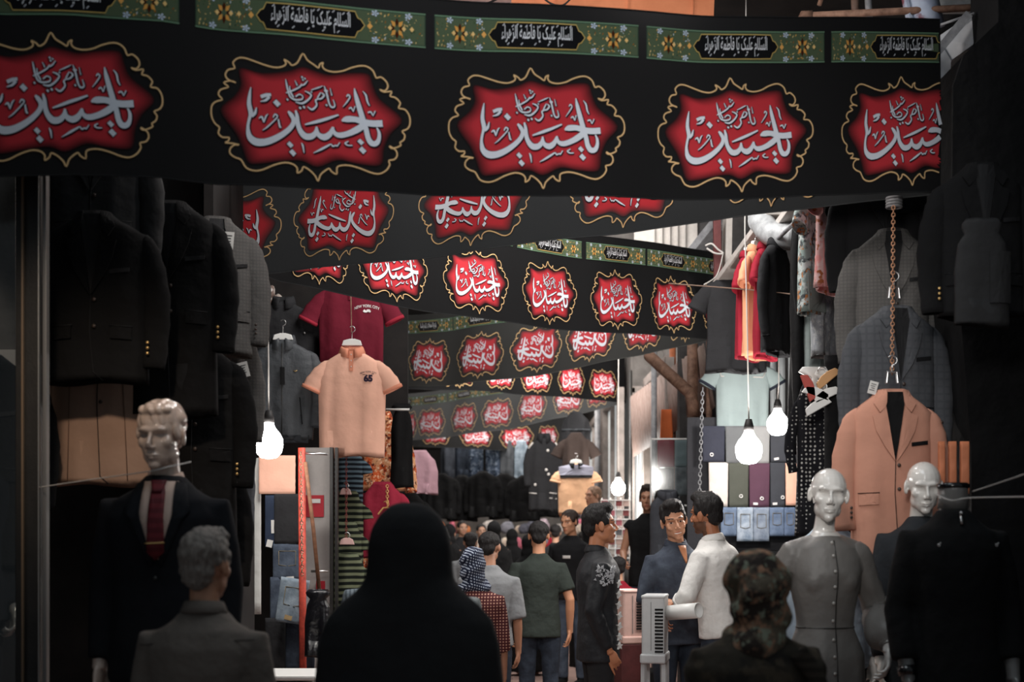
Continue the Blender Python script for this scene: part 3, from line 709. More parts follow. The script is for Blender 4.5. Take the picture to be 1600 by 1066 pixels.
# ---------------------------------------------------------------- garments on hangers
PI2 = pi/2
class Cloth:
    """hanging garment: origin at the neck, z down, front towards -Y"""
    def __init__(s, name, label, cat, pos, rz=0, w=.44, bw=.48, L=.74, d=.10, hemw=1.0, seed=0, fold=.012, group=None, tilt=0):
        s.root = thing(name, label, cat, pos, radians(rz), group); s.root.rotation_euler.y = radians(tilt)
        s.w, s.bw, s.L, s.d, s.hw, s.seed, s.fold = w, bw, L, d, hemw, seed, fold
        s.prof = [(0.015, .062, d*.42), (-.012, .085, d*.46), (-.045, w*.36, d*.50), (-.085, w*.5, d*.52), (-.2, bw*.5, d*.56), (-.2-(L-.2)*.5, bw*.49, d*.60), (-L, bw*.5*hemw, d*.66)]
    def ab(s, z):
        za = [(-p[0], p[1]) for p in s.prof]; zb = [(-p[0], p[2]) for p in s.prof]
        return interp(za, -z), interp(zb, -z)
    def fy(s, x, z, sg=-1):
        a, b = s.ab(z); t = min(.98, abs(x)/a); f = min(1, max(0, -z/s.L))
        amp = s.fold*(.35+f)
        return sg*b*(1-t**2.4)**(1/2.4)+amp*(sin(x*34+s.seed+z*2)+.6*sin(x*61+s.seed*2-z*5)+.8*noise.noise(Vector((x*9+s.seed, z*5, sg))))*(1-t**6)
    def body(s, m, name='body', n=44, m_=22, slot=None):
        mb = MB(); rings = []
        for i in range(m_+1):
            z = .015-(s.L+.015)*i/m_; a, b = s.ab(z); r = []
            for k in range(n):
                t = 2*pi*k/n; c = cos(t); x = a*abs(c)**(2/2.4)*(1 if c > 0 else -1)
                r.append(Vector((x, s.fy(x*.999, z, -1 if sin(t) < 0 else 1), z+(.008*sin(x*17+s.seed) if i == m_ else 0))))
            rings.append(r)
        c = sum(rings[-1], Vector())/n
        rings.append([c+(p-c)*.93+Vector((0, 0, .02)) for p in rings[-1]]); rings.append([c+(p-c)*.9+Vector((0, 0, .25*s.L)) for p in rings[-2]])
        c0 = sum(rings[0], Vector())/n
        rings.insert(0, [c0+(p-c0)*.86-Vector((0, 0, .03)) for p in rings[0]])
        mb.loft(rings); return mb.build(name, m, s.root)
    def sleeve(s, m, q, kind='short', end=None, mid=None, r=None, cuff=None, hollow=.03, name='sleeve'):
        sx = q*s.w*.5
        if kind == 'short':
            e = end or (q*(s.w*.5+.10), 0, -.29); pts = [(sx*.66, 0, -.085), (sx*.96, 0, -.125), ((sx+e[0])/2+q*.006, .0, (-.12+e[2])/2), e]; rr = [.030, .054, .070, .078]
        else:
            e = end or (q*(s.w*.5+.035), -.02, -.64); md = mid or (q*(s.w*.5+.040), .0, -.34)
            pts = [(sx*.72, 0, -.095), (sx*.96, 0, -.125), (q*(s.w*.5+.012), 0, -.20), md, ((md[0]+e[0])/2+q*.005, -.004, (md[2]+e[2])/2), e]; rr = [.030, .046, .060, .060, .055, .050]
        if r: rr = [x*r for x in rr]
        pp = cr([tuple(p)+(x,) for p, x in zip(pts, rr)], 4)
        mb = MB(); mb.tube([p[:3] for p in pp], [p[3]*(1+.05*sin(i*2.1+s.seed)) for i, p in enumerate(pp)], 16, flat=.55, up=(0, 1, 0), hollow=hollow)
        o = mb.build(name, m, s.root)
        if cuff:
            c = MB(); a, b = Vector(pp[-2][:3]), Vector(pp[-1][:3]); dd = (b-a).normalized(); c.tube([b-dd*.022, b+dd*.003], [pp[-1][3]*1.04]*2, 16, flat=.57, up=(0, 1, 0), hollow=.01); c.build('cuff', cuff, o)
        return o
    def patch(s, poly, m, off=.005, name='pocket', th=.003, sub=3, parent=None):
        """thin polygon lying on the front; poly in (x, z)"""
        pts = []; n = len(poly)
        for i in range(n):
            a, b = poly[i], poly[(i+1) % n]
            for k in range(sub): t = k/sub; pts.append((a[0]+(b[0]-a[0])*t, a[1]+(b[1]-a[1])*t))
        mb = MB(); N_ = len(pts); cx_ = sum(p[0] for p in pts)/N_; cz_ = sum(p[1] for p in pts)/N_
        F_ = [(x, s.fy(x, z)-off-th, z) for x, z in pts]; B_ = [(x, s.fy(x, z)-off+th, z) for x, z in pts]
        mid = [(cx_+(x-cx_)*.5, z_) for (x, z) in pts for z_ in [cz_+(z-cz_)*.5]]
        M_ = [(x, s.fy(x, z)-off-th, z) for x, z in mid]
        vs_ = F_+B_+M_+[(cx_, s.fy(cx_, cz_)-off-th, cz_)]
        fs = []
        for j in range(N_):
            k = (j+1) % N_; fs += [(j, k, N_+k, N_+j), (k, j, 2*N_+j, 2*N_+k), (2*N_+k, 2*N_+j, 3*N_)]
        mb.add(vs_, fs); return mb.build(name, m, parent or s.root, smooth=False)
    def line(s, pts, m, r=.002, name='seam', off=.003):
        mb = MB(); mb.tube([(x, s.fy(x, z)-off, z) for x, z in pts], r, 6); return mb.build(name, m, s.root)
    def button(s, x, z, m, r=.007, name='button'):
        mb = MB(); mb.ell((x, s.fy(x, z)-.008, z), (r, r*.5, r), n=10, m=6); return mb.build(name, m, s.root)
    def text(s, t, cx_, cz_, h, m, name='chest_print', arc=0, bold=.01, wmul=1):
        v, f, asp = text_geo(t, bold); W = h*asp*wmul; mb = MB(); vs_ = []
        for a, b in v:
            x = cx_+(a-.5)*W; z = cz_+(b-.5)*h-arc*((a-.5)**2)*4
            vs_.append((x, s.fy(x, z)-.006, z))
        mb.add(vs_, f); return mb.build(name, m, s.root, smooth=False)
    def collar(s, m, r=.068, h=.04, spread=.05, name='collar', flapz=.045):
        mb = MB(); n = 20; rings = []
        for zz, k_, dz in ((0, .95, 0), (h*.8, .98, .5), (h, 1.04, .55), (h*.8, 1.18, .7), (-.012, 1.42, 1.0)):
            rings.append([Vector((cos(t)*r*k_*1.05, sin(t)*s.d*.5*k_, zz-dz*flapz*max(0, -sin(t)))) for t in [-PI2+.28+(2*pi-.56)*k/(n-1) for k in range(n)]])
        mb.loft(rings, closed=False, cap0=False, cap1=False); o = mb.build(name, m, s.root)
        sd = o.modifiers.new('t', 'SOLIDIFY'); sd.thickness = .005; return o
def lapels(c, m, lining, dz=-.34, notch=.10, w_=.105):
    c.patch([(-.040, .0), (.040, .0), (.042, -.06), (.0, dz), (-.042, -.06)], lining, .0035, 'lining')
    for q in (-1, 1):
        c.patch([(q*.036, .008), (q*.070, .010), (q*.098, -.055), (q*.072, -notch+.004), (q*.046, -notch+.03), (q*.040, -.05)], m, .013, 'collar')
        c.patch([(q*.044, -notch+.032), (q*.071, -notch), (q*w_, -notch-.012), (q*w_*.86, -.18), (q*w_*.5, dz*.78), (q*.004, dz), (q*.030, -.15)], m, .011, 'lapel')
def hanger(label, pos, rz=0, m=None, wd=.15, rise=.10, group='hangers holding garments', plate=True):
    t = thing('clothes_hanger', label, 'hanger', pos, radians(rz), group); mb = MB(); m = m or white_plastic
    if plate: mb.prism([(-wd/2, -.015), (-wd/2+.012, .022), (-.02, .034), (.02, .034), (wd/2-.012, .022), (wd/2, -.015)], -.012, .012)
    else: mb.tube([(-wd/2, 0, -.02), (-.02, 0, .03), (.02, 0, .03), (wd/2, 0, -.02)], .007, 8)
    mb.build('hanger_body', m, t, bevel=.004, smooth=False)
    h = MB(); pts = [(0, 0, .03), (0, 0, rise*.6)]+[(.022*sin(a), 0, rise*.6+.022-.022*cos(a)) for a in [k*.45 for k in range(1, 10)]]
    h.tube(pts, .0035, 6); h.build('hook', metal_steel if plate is not None else m, t); return t
def chain(label, a, b, n=30, r=.012, m=None, group=None):
    a, b = Vector(a), Vector(b); mb = MB(); L = (b-a).length; d = (b-a).normalized(); st = L/n
    R0 = d.to_track_quat('Z', 'Y').to_matrix()
    for i in range(n):
        c = a+d*st*(i+.5); R = R0 @ Matrix.Rotation((i % 2)*PI2, 3, 'Z')
        pts = [c+R @ Vector((cos(t)*r*.6, 0, sin(t)*st*.62)) for t in [k*2*pi/10 for k in range(11)]]; mb.tube(pts, r*.22, 5)
    return tag(mb.build('chain', m or mat('chain_brass', S(150, 130, 110), .4, .5, 'plain', metal=.8)), label, 'chain', group)
def cord(label, pts, r=.004, m=None, name='cord', cat='cord', group=None, n=8):
    mb = MB(); mb.tube([p[:3] for p in cr([tuple(p) for p in pts], n)] if len(pts) > 2 else pts, r, 6)
    return tag(mb.build(name, m or wire_white), label, cat, group)
def folded(name, label, cat, px0, py0, px1, py1, Y, m, tags=(), crease=True, rz=0, th=.03, group=None, tilt=0, taper=0, badge=None, pocket=False):
    c = P((px0+px1)/2, (py0+py1)/2, Y); w_, h_ = abs(px1-px0)/F*Y, abs(py1-py0)/F*Y
    t = thing(name, label, cat, c, radians(rz), group); t.rotation_euler.y = radians(tilt)
    mb = MB(); rings = []; rg = random.Random(px0*3+py0)
    ph = rg.uniform(0, 6)
    for i in range(13):
        z = h_/2-h_*i/12; ww = w_/2*(1-taper*(i/12))*(1-.02*abs(sin(i*1.3+ph))); r = []
        tt = th*.5*(.75 if i in (0, 12) else 1)
        for k in range(28):
            a = 2*pi*k/28; cx_ = ww*abs(cos(a))**.35*(1 if cos(a) > 0 else -1); cy_ = tt*abs(sin(a))**.6*(1 if sin(a) > 0 else -1)
            cy_ += (-.006*exp(-(cx_/.01)**2) if crease else 0)+.004*noise.noise(Vector((cx_*14+ph, z*9, ph)))
            r.append(Vector((cx_, cy_, z)))
        rings.append(r)
    mb.loft(rings); mb.build('folded_cloth', m, t)
    for (x, z, a, b, mm) in tags:
        q = MB(); q.box((x*w_, -th*.5-.006, z*h_), (a, .003, b), Matrix.Rotation(rg.uniform(-.3, .3), 3, 'Y')); q.build('price_tag', mm, t, smooth=False)
    if badge:
        q = MB(); q.torus((badge[0]*w_, -th*.5-.008, badge[1]*h_), .013, .005, n=14, m=6); q.build('round_badge', badge[2], t)
    if pocket:
        q = MB(); x0, x1, z0, z1 = -w_*.28, w_*.28, h_*.30, -h_*.12; yy = -th*.5-.005
        q.tube([(x0, yy, z0), (x1, yy, z0), (x1, yy, z1*.7), ((x0+x1)/2, yy, z1), (x0, yy, z1*.7), (x0, yy, z0)], .0025, 5); q.build('pocket_seam', mat('seam_thread', S(120, 110, 90), .8), t)
    return t
def bulb(label, px, py, Y, r, energy, top, color=(1, .95, .9), em=22, cap_m=None, cordm=None):
    p = P(px, py, Y); t = thing('light_bulb', label, 'lamp', p, 0, 'bare bulbs hanging over the stalls')
    prof = [(0, -1.15), (.55, -1.05), (.88, -.70), (1.0, -.2), (.98, .25), (.80, .62), (.52, .95), (.36, 1.25), (.34, 1.5)]
    mb = MB(); rings = [[Vector((max(.001, a)*r*cos(q), max(.001, a)*r*sin(q), z*r)) for q in [k*2*pi/24 for k in range(24)]] for a, z in prof]
    mb.loft(rings); mb.build('glass_bulb', mat('glowing_bulb_glass', (1, .97, .93), kind='bulb', emit=em), t)
    mb = MB(); mb.tube([(0, 0, 1.4*r), (0, 0, 1.75*r), (0, 0, 2.25*r)], [.38*r, .36*r, .22*r], 14); mb.build('socket', cap_m or wire_black, t)
    tp = P(px+top[0], top[1], Y)-p
    mb = MB(); mb.tube([(0, 0, 2.2*r), (tp.x*.5+.004, 0, tp.z*.5), tuple(tp), (tp.x+.01, 0, 5.42-p.z)], .005, 6); mb.build('cable', cordm or wire_white, t)
    light('POINT', 'bulb_light', p, energy, color, r*.8)
    return t
# ---------------------------------------------------------------- the lane: ground, sides, roof
dark_wall = mat('dark_shop_wall', S(40, 37, 36), .9, .2, 'worn', c2=S(30, 28, 28), sc=.6)
brown_wall = mat('brown_shopfront', S(94, 90, 87), .8, .2, 'worn', c2=S(78, 74, 71))
cream = mat('cream_panel', S(196, 190, 184), .6, .3, 'worn', c2=S(172, 165, 160), sc=.7)
greyp = mat('grey_pipe_metal', S(150, 150, 152), .5, .4, 'worn', c2=S(112, 112, 116), sc=2)
rust = mat('rusty_pipe', S(150, 116, 98), .7, .3, 'worn', c2=S(104, 76, 62), sc=3)
maroon_p = mat('maroon_beam_paint', S(112, 62, 62), .6, .3, 'worn')
offwhite_c = mat('offwhite_curtain', S(214, 214, 210), .9, .1, 'cloth')
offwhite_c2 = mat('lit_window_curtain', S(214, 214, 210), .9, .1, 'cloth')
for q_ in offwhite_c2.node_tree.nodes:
    if q_.type == 'BSDF_PRINCIPLED': q_.inputs['Emission Color'].default_value = (.82, .86, .86, 1); q_.inputs['Emission Strength'].default_value = .42  # emission added to brighten the curtains, no lamps stand behind them
def lane():
    mb = MB(); mb.box((0, 14, -.05), (9, 38, .1)); struct(mb, 'floor', mat('lane_paving', S(168, 138, 128), .75, .3, 'pavers', c2=S(146, 120, 112)), smooth=False)
    mb = MB(); mb.box((-2.75, 17.5, 2.6), (.2, 27, 5.2)); struct(mb, 'wall_left', dark_wall, smooth=False)
    mb = MB(); mb.box((3.3, 9.0, 2.6), (.2, 10, 5.2)); struct(mb, 'wall_right', dark_wall, smooth=False)
    mb = MB(); mb.box((2.5, 14.1, 2.6), (1.7, .2, 5.2)); struct(mb, 'wall_side', mat('stall_partition', S(70, 68, 68), .8, .2, 'worn'), smooth=False)
    mb = MB(); mb.box((0, 31, 2.8), (9, .2, 5.6)); struct(mb, 'wall_back', dark_wall, smooth=False)
    mb = MB(); mb.box((2.02, 16.2, 2.6), (.2, 4.0, 5.2)); mb.box((1.62, 24.6, 2.6), (.2, 12.8, 5.2)); mb.box((1.80, 18.2, 2.6), (.5, .12, 5.2)); struct(mb, 'wall_right_far', brown_wall, smooth=False)
    mb = MB(); mb.box((0, 19.2, 5.45), (9, 24, .1)); struct(mb, 'ceiling', dark_wall, smooth=False)
    # long shop windows on the right, curtained white, with brown posts between
    i = 0
    for (xw, ya, yb) in ((1.66, 15.0, 17.5), (1.41, 18.5, 21.4), (1.41, 22.0, 27.0)):
        i += 1
        t = thing('window_%d' % i, 'tall white-curtained shop window on the right side of the lane', 'window', (xw, (ya+yb)/2, 0)); t['kind'] = 'structure'; wd = yb-ya
        mb = MB(); n = 60
        rows = [[Vector((.035+.012*sin(k*1.1)+.006*sin(k*2.7), -wd/2+wd*k/n, z)) for k in range(n+1)] for z in (.9, 1.8, 3.25)]
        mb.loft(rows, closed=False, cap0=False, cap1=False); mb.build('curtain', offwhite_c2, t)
        mb = MB(); mb.box((0, -wd/2, 2.05), (.09, .10, 2.6)); mb.box((0, wd/2, 2.05), (.09, .10, 2.6)); mb.box((0, 0, 3.32), (.09, wd, .1)); mb.box((0, 0, .8), (.09, wd, .1)); mb.box((0, 0, 2.1), (.06, .05, 2.5))
        mb.build('window_frame', mat('window_frame_paint', S(150, 140, 134), .6, .3, 'worn'), t, smooth=False)
    for k, (px, Y, m, r) in enumerate(((1082, 13.2, rust, .05), (1051, 15.0, mat('orange_post', S(176, 104, 70), .7, .3, 'worn'), .035), (1022, 14.6, greyp, .03), (985, 17.7, metal_dark, .025), (934, 22, greyp, .05), (1108, 12.9, rust, .028))):
        p = P(px, 815, Y); mb = MB(); mb.tube([(p.x, Y, 0), (p.x, Y, 3.5)], r, 12)
        tag(mb.build('support_post', m), ('brown post at the bend of the diagonal awning pipe', 'orange-brown post beside the folded maroon trousers', 'slim grey post left of the orange-brown post', 'rusty post beneath the far end of the awning', 'thick grey post by the farthest white window', 'thin brown post next to the hanging chain')[k], 'post', 'posts along the right side of the lane')
    t = thing('window_4', 'white curtained shop window facing the lane beside the drain pipe post', 'window', P(1008, 815, 17.9)); t['kind'] = 'structure'; t.location.z = 0
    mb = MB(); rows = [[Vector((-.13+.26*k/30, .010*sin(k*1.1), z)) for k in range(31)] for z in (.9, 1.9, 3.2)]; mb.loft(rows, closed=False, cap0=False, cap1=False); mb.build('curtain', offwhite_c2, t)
    mb = MB()
    for x in (-.15, .15): mb.box((x, -.01, 2.05), (.035, .06, 2.5))
    mb.box((0, -.01, 3.28), (.33, .06, .08)); mb.build('window_frame', mat('window_frame_paint'), t, smooth=False)
    # corrugated awning
    A, B, C_, D = P(984, 622, 17.8), P(1100, 538, 12.9), P(1118, 636, 12.7), P(990, 714, 17.6)
    mb = MB(); n = 90; r0, r1 = [], []
    for k in range(n+1):
        t = k/n; w_ = .009*sin(k*1.9); r0.append(A.lerp(B, t)+Vector((0, 0, w_))); r1.append(D.lerp(C_, t)+Vector((0, 0, w_)))
    mb.loft([r0, r1], closed=False, cap0=False, cap1=False); o = mb.build('awning_sheet', mat('corrugated_sheet', S(150, 132, 124), .6, .3, 'worn', c2=S(124, 104, 96), sc=2))
    sd = o.modifiers.new('t', 'SOLIDIFY'); sd.thickness = .012
    tag(o, 'corrugated awning slanting over the right shop windows', 'awning')
    mb = MB(); mb.tube([P(1014, 556, 13.6), P(1040, 580, 13.3), P(1078, 614, 13.0), P(1083, 632, 13.0), P(1083, 650, 13.0)], .055, 14)
    tag(mb.build('drain_pipe', rust), 'thick brown drain pipe running diagonally under the awning', 'pipe')
    # ducts, beams and pipes above the black shirt, right
    mb = MB(); mb.tube([p[:3] for p in cr([tuple(P(1186, 318, 9.9)), tuple(P(1190, 345, 9.8)), tuple(P(1208, 366, 9.6)), tuple(P(1248, 371, 9.4))], 6)], .085, 18)
    for q in (P(1190, 345, 9.8), P(1232, 369.5, 9.5)): mb.torus(q, .088, .008, rot=Matrix.Rotation(.9, 3, 'Y'))
    tag(mb.build('air_duct', mat('galvanised_duct', S(170, 172, 174), .45, .5, 'worn', sc=3)), 'galvanised duct elbow above the red hanging shirts', 'duct')
    for k, (a, b, wd, th, m, lab) in enumerate((
        (P(1110, 470, 11.8), P(1215, 330, 9.7), .16, .05, cream, 'wide cream beam slanting up behind the red shirts'),
        (P(1130, 472, 11.6), P(1228, 335, 9.7), .05, .05, maroon_p, 'maroon beam alongside the wide cream beam'),
        (P(1160, 440, 10.9), P(1262, 300, 9.0), .12, .05, cream, 'second cream beam nearer the duct'),
        (P(1180, 432, 10.8), P(1278, 306, 9.0), .05, .05, maroon_p, 'second maroon beam nearer the duct'),
        (P(1085, 395, 12.6), P(1125, 345, 12.3), .12, .08, greyp, 'short grey diagonal pipe over the third banner'),
        (P(1120, 340, 11.5), P(1122, 470, 11.5), .06, .06, maroon_p, 'upright maroon post behind the third banner end'),
        (P(1137, 335, 11.6), P(1134, 480, 11.6), .22, .05, cream, 'cream upright board behind the third banner end'))):
        mb = MB(); mb.bar(a, b, wd, th); tag(mb.build('roof_beam', m, smooth=False, bevel=.004), lab, 'beam', 'beams and pipes over the right stalls')
    mb = MB(); mb.box(P(1040, 350, 14.0), (.62, .04, .55)); mb2 = [mb.box(P(1022+k*12, 350, 13.96), (.012, .02, .55)) for k in range(5)]
    tag(mb.build('wall_board', cream, smooth=False), 'pale ribbed board above the third banner', 'board')
    mb = MB(); mb.box(P(965, 352, 14.2), (.7, .05, .40)); tag(mb.build('wall_board', brown_wall, smooth=False), 'brown board above the third banner, left of the pale ribbed one', 'board')
    # stall wall strips right, behind the bulbs
    for k, px in enumerate((1208, 1222, 1236)):
        mb = MB(); mb.box(P(px, 620, 13.0+.02*k), (.05, .03, 1.3)); tag(mb.build('upright_strip', mat('aluminium_strip', S(190, 194, 196), .4, .5, 'plain')), 'bright upright metal strip behind the two right bulbs, %s' % ('nearest the bulb pair', 'the middle one', 'beside the black robe')[k], 'metal strip', 'upright metal strips behind the bulbs')
    # above the front banner
    mb = MB(); n = 60
    pr = [P(520+(815-520)*k/n, 12+(16*k/n)-6*(k % 2)*.3, 8.2)+Vector((0, 0, .008*sin(k*2.4))) for k in range(n+1)]; pr2 = [p+Vector((0, -1.2, .35)) for p in pr]
    mb.loft([pr, pr2], closed=False, cap0=False, cap1=False); o = mb.build('roof_sheet', mat('pale_roof_sheet', S(226, 196, 192), .6, .3, 'worn', c2=S(200, 170, 168), emit=0)); o.modifiers.new('t', 'SOLIDIFY').thickness = .01
    tag(o, 'pale pink corrugated roof sheet above the front banner', 'roof sheet')
    mb = MB(); R = Matrix.Rotation(radians(2.0), 3, 'Y'); mb.box(P(958, -22, 7.6), (1.08, .05, .40), R)
    for k in (-.3, .08, .42): mb.box(P(958+k*300, -22, 7.57), (.004, .02, .40), R)
    tag(mb.build('sign_board', mat('orange_board', S(206, 130, 92), .7, .2, 'worn', c2=S(190, 116, 80), sc=.6), smooth=False), 'flat orange board above the middle of the front banner', 'board')
    cord('black cable looping over the orange board', [P(845, -6, 7.4), P(862, 6, 7.4), P(880, 8, 7.4), P(895, -6, 7.4)], .005, wire_black)
    cord('dark cable crossing the pale roof sheet', [P(740, 14, 7.9), P(765, 4, 7.9), P(790, -8, 7.9)], .006, wire_black)
    for k, (a, b, r, m, lab) in enumerate((
        (P(1256, 25, 7.2), P(1560, 10, 7.0), .018, rust, 'rusty horizontal pipe above the right end of the front banner'),
        (P(1334, -40, 7.3), P(1338, 60, 7.3), .02, mat('brown_pipe', S(110, 88, 78), .6), 'brown upright pipe crossing the rusty horizontal pipe'),
        (P(1354, -40, 7.25), P(1360, 60, 7.25), .018, greyp, 'grey upright pipe right of the brown upright pipe'),
        (P(1280, 8, 7.4), P(1296, -40, 7.4), .012, rust, 'thin slanting pipe over the pipe elbow'),
        (P(1466, 40, 6.9), P(1560, 8, 6.9), .006, greyp, 'thin rod slanting up to the pale awning cloth'))):
        mb = MB(); mb.tube([a, b], r, 12)
        if k == 0: mb.tube([a+Vector((.04, 0, 0)), a, a+Vector((-.015, 0, -.035)), a+Vector((-.01, 0, -.08))], .028, 12)
        tag(mb.build('roof_pipe', m), lab, 'pipe', 'pipes above the right end of the front banner')
    mb = MB(); pts = [[P(1404+u*52+v*14, -20+v*62, 7.1)+Vector((0, .03*sin(u*7), 0)) for u in (0, .2, .4, .6, .8, 1)] for v in (0, .3, .6, 1)]
    mb.loft(pts, closed=False, cap0=False, cap1=False); o = mb.build('cloth_bag', mat('pale_blue_plastic', S(176, 186, 205), .6, .3, 'camo', c2=[S(150, 158, 180), S(120, 70, 80)], sc=.4)); o.modifiers.new('t', 'SOLIDIFY').thickness = .03
    tag(o, 'pale blue printed bag hanging on the rusty pipe', 'bag')
    mb = MB(); mb.box(P(1508, -4, 7.3), (.28, .03, .16)); tag(mb.build('sign_board', mat('white_sign', S(176, 176, 176), .6, .3, 'worn'), smooth=False), 'small white board at the top right corner over the pipes', 'board')
    # pale awning cloth to the right of the banner end
    q = [P(1462, 60, 7.0), P(1548, 0, 6.9), P(1520, 70, 6.9), P(1484, 96, 7.0)]; q2 = [P(1462, 60, 7.0), P(1484, 96, 7.0), P(1478, 290, 7.0), P(1464, 300, 7.0)]
    mb = MB(); mb.add([*q, *q2], [(0, 1, 2, 3), (4, 5, 6, 7)]); o = mb.build('awning_cloth', mat('pale_awning_cloth', S(178, 180, 184), .8, .2, 'cloth'), smooth=False); o.modifiers.new('t', 'SOLIDIFY').thickness = .02
    tag(o, 'pale grey awning cloth beside the right end of the front banner', 'awning')
    mb = MB(); mb.bar(P(1462, 84, 6.85), P(1512, 24, 6.85), .05, .04); tag(mb.build('awning_bar', greyp, smooth=False), 'grey awning bar slanting up over the pale cloth', 'bar')
    # near shop corner on the right, black
    pl = [(P(x, y, 6.6).x, P(x, y, 6.6).z) for x, y in ((1556, -260), (1554, 40), (1500, 92), (1484, 140), (1482, 330), (1512, 700), (1515, 1240))]
    mb = MB(); mb.prism(pl+[(4.6, -.05), (4.6, pl[0][1])], 6.55, 6.95); struct(mb, 'wall_right_near', mat('black_shop_corner', S(26, 26, 27), .9, .1, 'cloth'), smooth=False)
    # near shop front on the left: metal posts and glass
    t = thing('door_1', 'glass shop door frame with dark posts at the left edge', 'door', (0, 0, 0)); t['kind'] = 'structure'
    def post(px0, px1, Y, m, name, d=.06):
        a, b = P(px0, 815, Y).x, P(px1, 815, Y).x; q = MB(); q.box(((a+b)/2, Y, 2.1), (b-a, d, 4.2)); q.build(name, m, t, smooth=False, bevel=.003)
    post(28, 66, 5.55, metal_dark, 'door_post'); post(69, 75, 5.52, mat('brushed_edge', S(120, 118, 116), .35, .5, 'plain', metal=.5), 'metal_edge', .04); post(60, 62, 5.50, mat('brushed_edge2', S(170, 168, 165), .3, .5, 'plain', metal=.7), 'metal_edge', .02); post(34, 37, 5.50, mat('brass_edge', S(120, 100, 80), .4, .5, 'plain'), 'metal_edge', .02)
    a, b = P(-160, 815, 5.56).x, P(30, 815, 5.56).x; q = MB(); q.box(((a+b)/2, 5.56, 2.1), (b-a, .008, 4.2)); q.build('glass_pane', mat('door_glass', (.93, .95, .95), kind='glass'), t, smooth=False)
    mb = MB(); mb.box(P(-30, 380, 6.3)+Vector((0, 0, 0)), (.34, .10, 1.0)); struct(mb, 'trim_1', brown_wall, smooth=False)
    mb = MB(); mb.box(P(-28, 640, 6.25), (.34, .05, .52)); tag(mb.build('poster_board', cream, smooth=False), 'pale board behind the shop glass at the left edge', 'panel')  # board added in place of the pale reflection in the glass
lane()
bulb('round glowing bulb on a white cable beside the grey zip jacket', 420, 692, 8.75, .088, 24, (-3, 440), em=14)
bulb('large glowing bulb hanging in front of the folded trousers', 1170, 702, 9.6, .090, 62, (-6, 360), em=14)
bulb('glowing bulb with a clear neck, right of the largest one', 1215, 662, 11.3, .085, 38, (2, 540), em=14)
bulb('small far bulb over the white wire rack', 966, 762, 17.5, .085, 38, (0, 700), em=14)
# ---------------------------------------------------------------- garments: materials
g_grey = mat('charcoal_nylon', S(72, 75, 79), .6, .35, wr=.7)
peach = mat('peach_pique', S(248, 192, 168), .9, .15, wr=.25)
peach_d = mat('peach_collar', S(228, 150, 122), .9, .15, wr=.2)
maroon = mat('maroon_pique', S(106, 28, 44), .9, .15, wr=.3)
maroon_l = mat('maroon_trim', S(150, 40, 56), .9, .15, wr=.2)
chk_grey = mat('grey_checked_wool', S(98, 96, 94), .9, .15, 'check', c2=S(84, 83, 82), wr=.25, sc=2.4)
chk_blue = mat('slate_checked_wool', S(84, 86, 90), .9, .15, 'check', c2=S(74, 76, 80), sc=1.2, wr=.25)
blaz_peach = mat('tan_peach_wool', S(206, 150, 128), .9, .15, wr=.25)
camel = mat('camel_wool', S(170, 140, 122), .9, .15, wr=.3)
darkred = mat('red_jersey', S(146, 34, 50), .85, .15, wr=.4)
orange_c = mat('apricot_jersey', S(226, 158, 122), .85, .15, wr=.3)
pink_c = mat('pink_cotton', S(226, 152, 150), .85, .15, 'cloth', wr=.3)
lining = mat('dark_lining', S(28, 28, 30), .7, .3, wr=.2)
tagm = mat('paper_tag', S(214, 212, 208), .8, .2, 'plain')
tagp = mat('tag_print', S(70, 70, 72), .8, .2, 'plain')
def paper_tag(label, p, w_=.045, h_=.075, tilt=0):
    t = thing('price_tag', label, 'price tag', p, 0, 'paper price tags'); t.rotation_euler.y = radians(tilt)
    q = MB(); q.box((0, 0, 0), (w_, .002, h_)); q.build('card', tagm, t, smooth=False)
    q = MB(); 
    for k in range(4): q.box((-.003*(k % 2), -.002, h_*.28-k*h_*.16), (w_*(.62-.1*(k % 3)), .001, h_*.05))
    q.build('tag_print', tagp, t, smooth=False)
def blazer(name, label, pos, m, rz=0, L=.74, w=.44, seed=0, dz=-.34, pocket=True, buttons=True, group=None, tilt=0, lin=None, bw=None):
    w *= .84; bw = bw or w*1.02
    c = Cloth(name, label, 'jacket', pos, rz, w, bw, L, .12, 1.02, seed, .004, group, tilt); c.body(m)
    for q in (-1, 1): c.sleeve(m, q, 'long', r=1.0)
    lapels(c, m, lin or lining, dz)
    if pocket:
        c.patch([(.075, -.235), (.155, -.225), (.155, -.243), (.075, -.253)], lin or lining, .005, 'chest_pocket')
        for q in (-1, 1): c.patch([(q*.08, -.47), (q*.165, -.475), (q*.165, -.525), (q*.08, -.52)], m, .008, 'pocket_flap'); c.line([(q*.075, -.466), (q*.168, -.470)], lin or lining, .0025, 'pocket_edge', .010)
    c.line([(0, dz), (-.004, dz-.15), (.012, -L+.04), (.05, -L+.005)], lin or lining, .002, 'front_edge', .004)
    if buttons:
        for z in (dz-.02, dz-.13): c.button(.014, z, mat('horn_button', S(60, 48, 42), .4, .5, 'plain'), .009)
        for q in (-1, 1):
            for k in range(3):
                b = MB(); b.ell((q*(w*.5+.02), -.060, -.58+.022*k), (.007, .004, .007), n=8, m=6); b.build('sleeve_button', gold_metal if 'black' in m.name else mat('horn_button'), c.root)
    return c
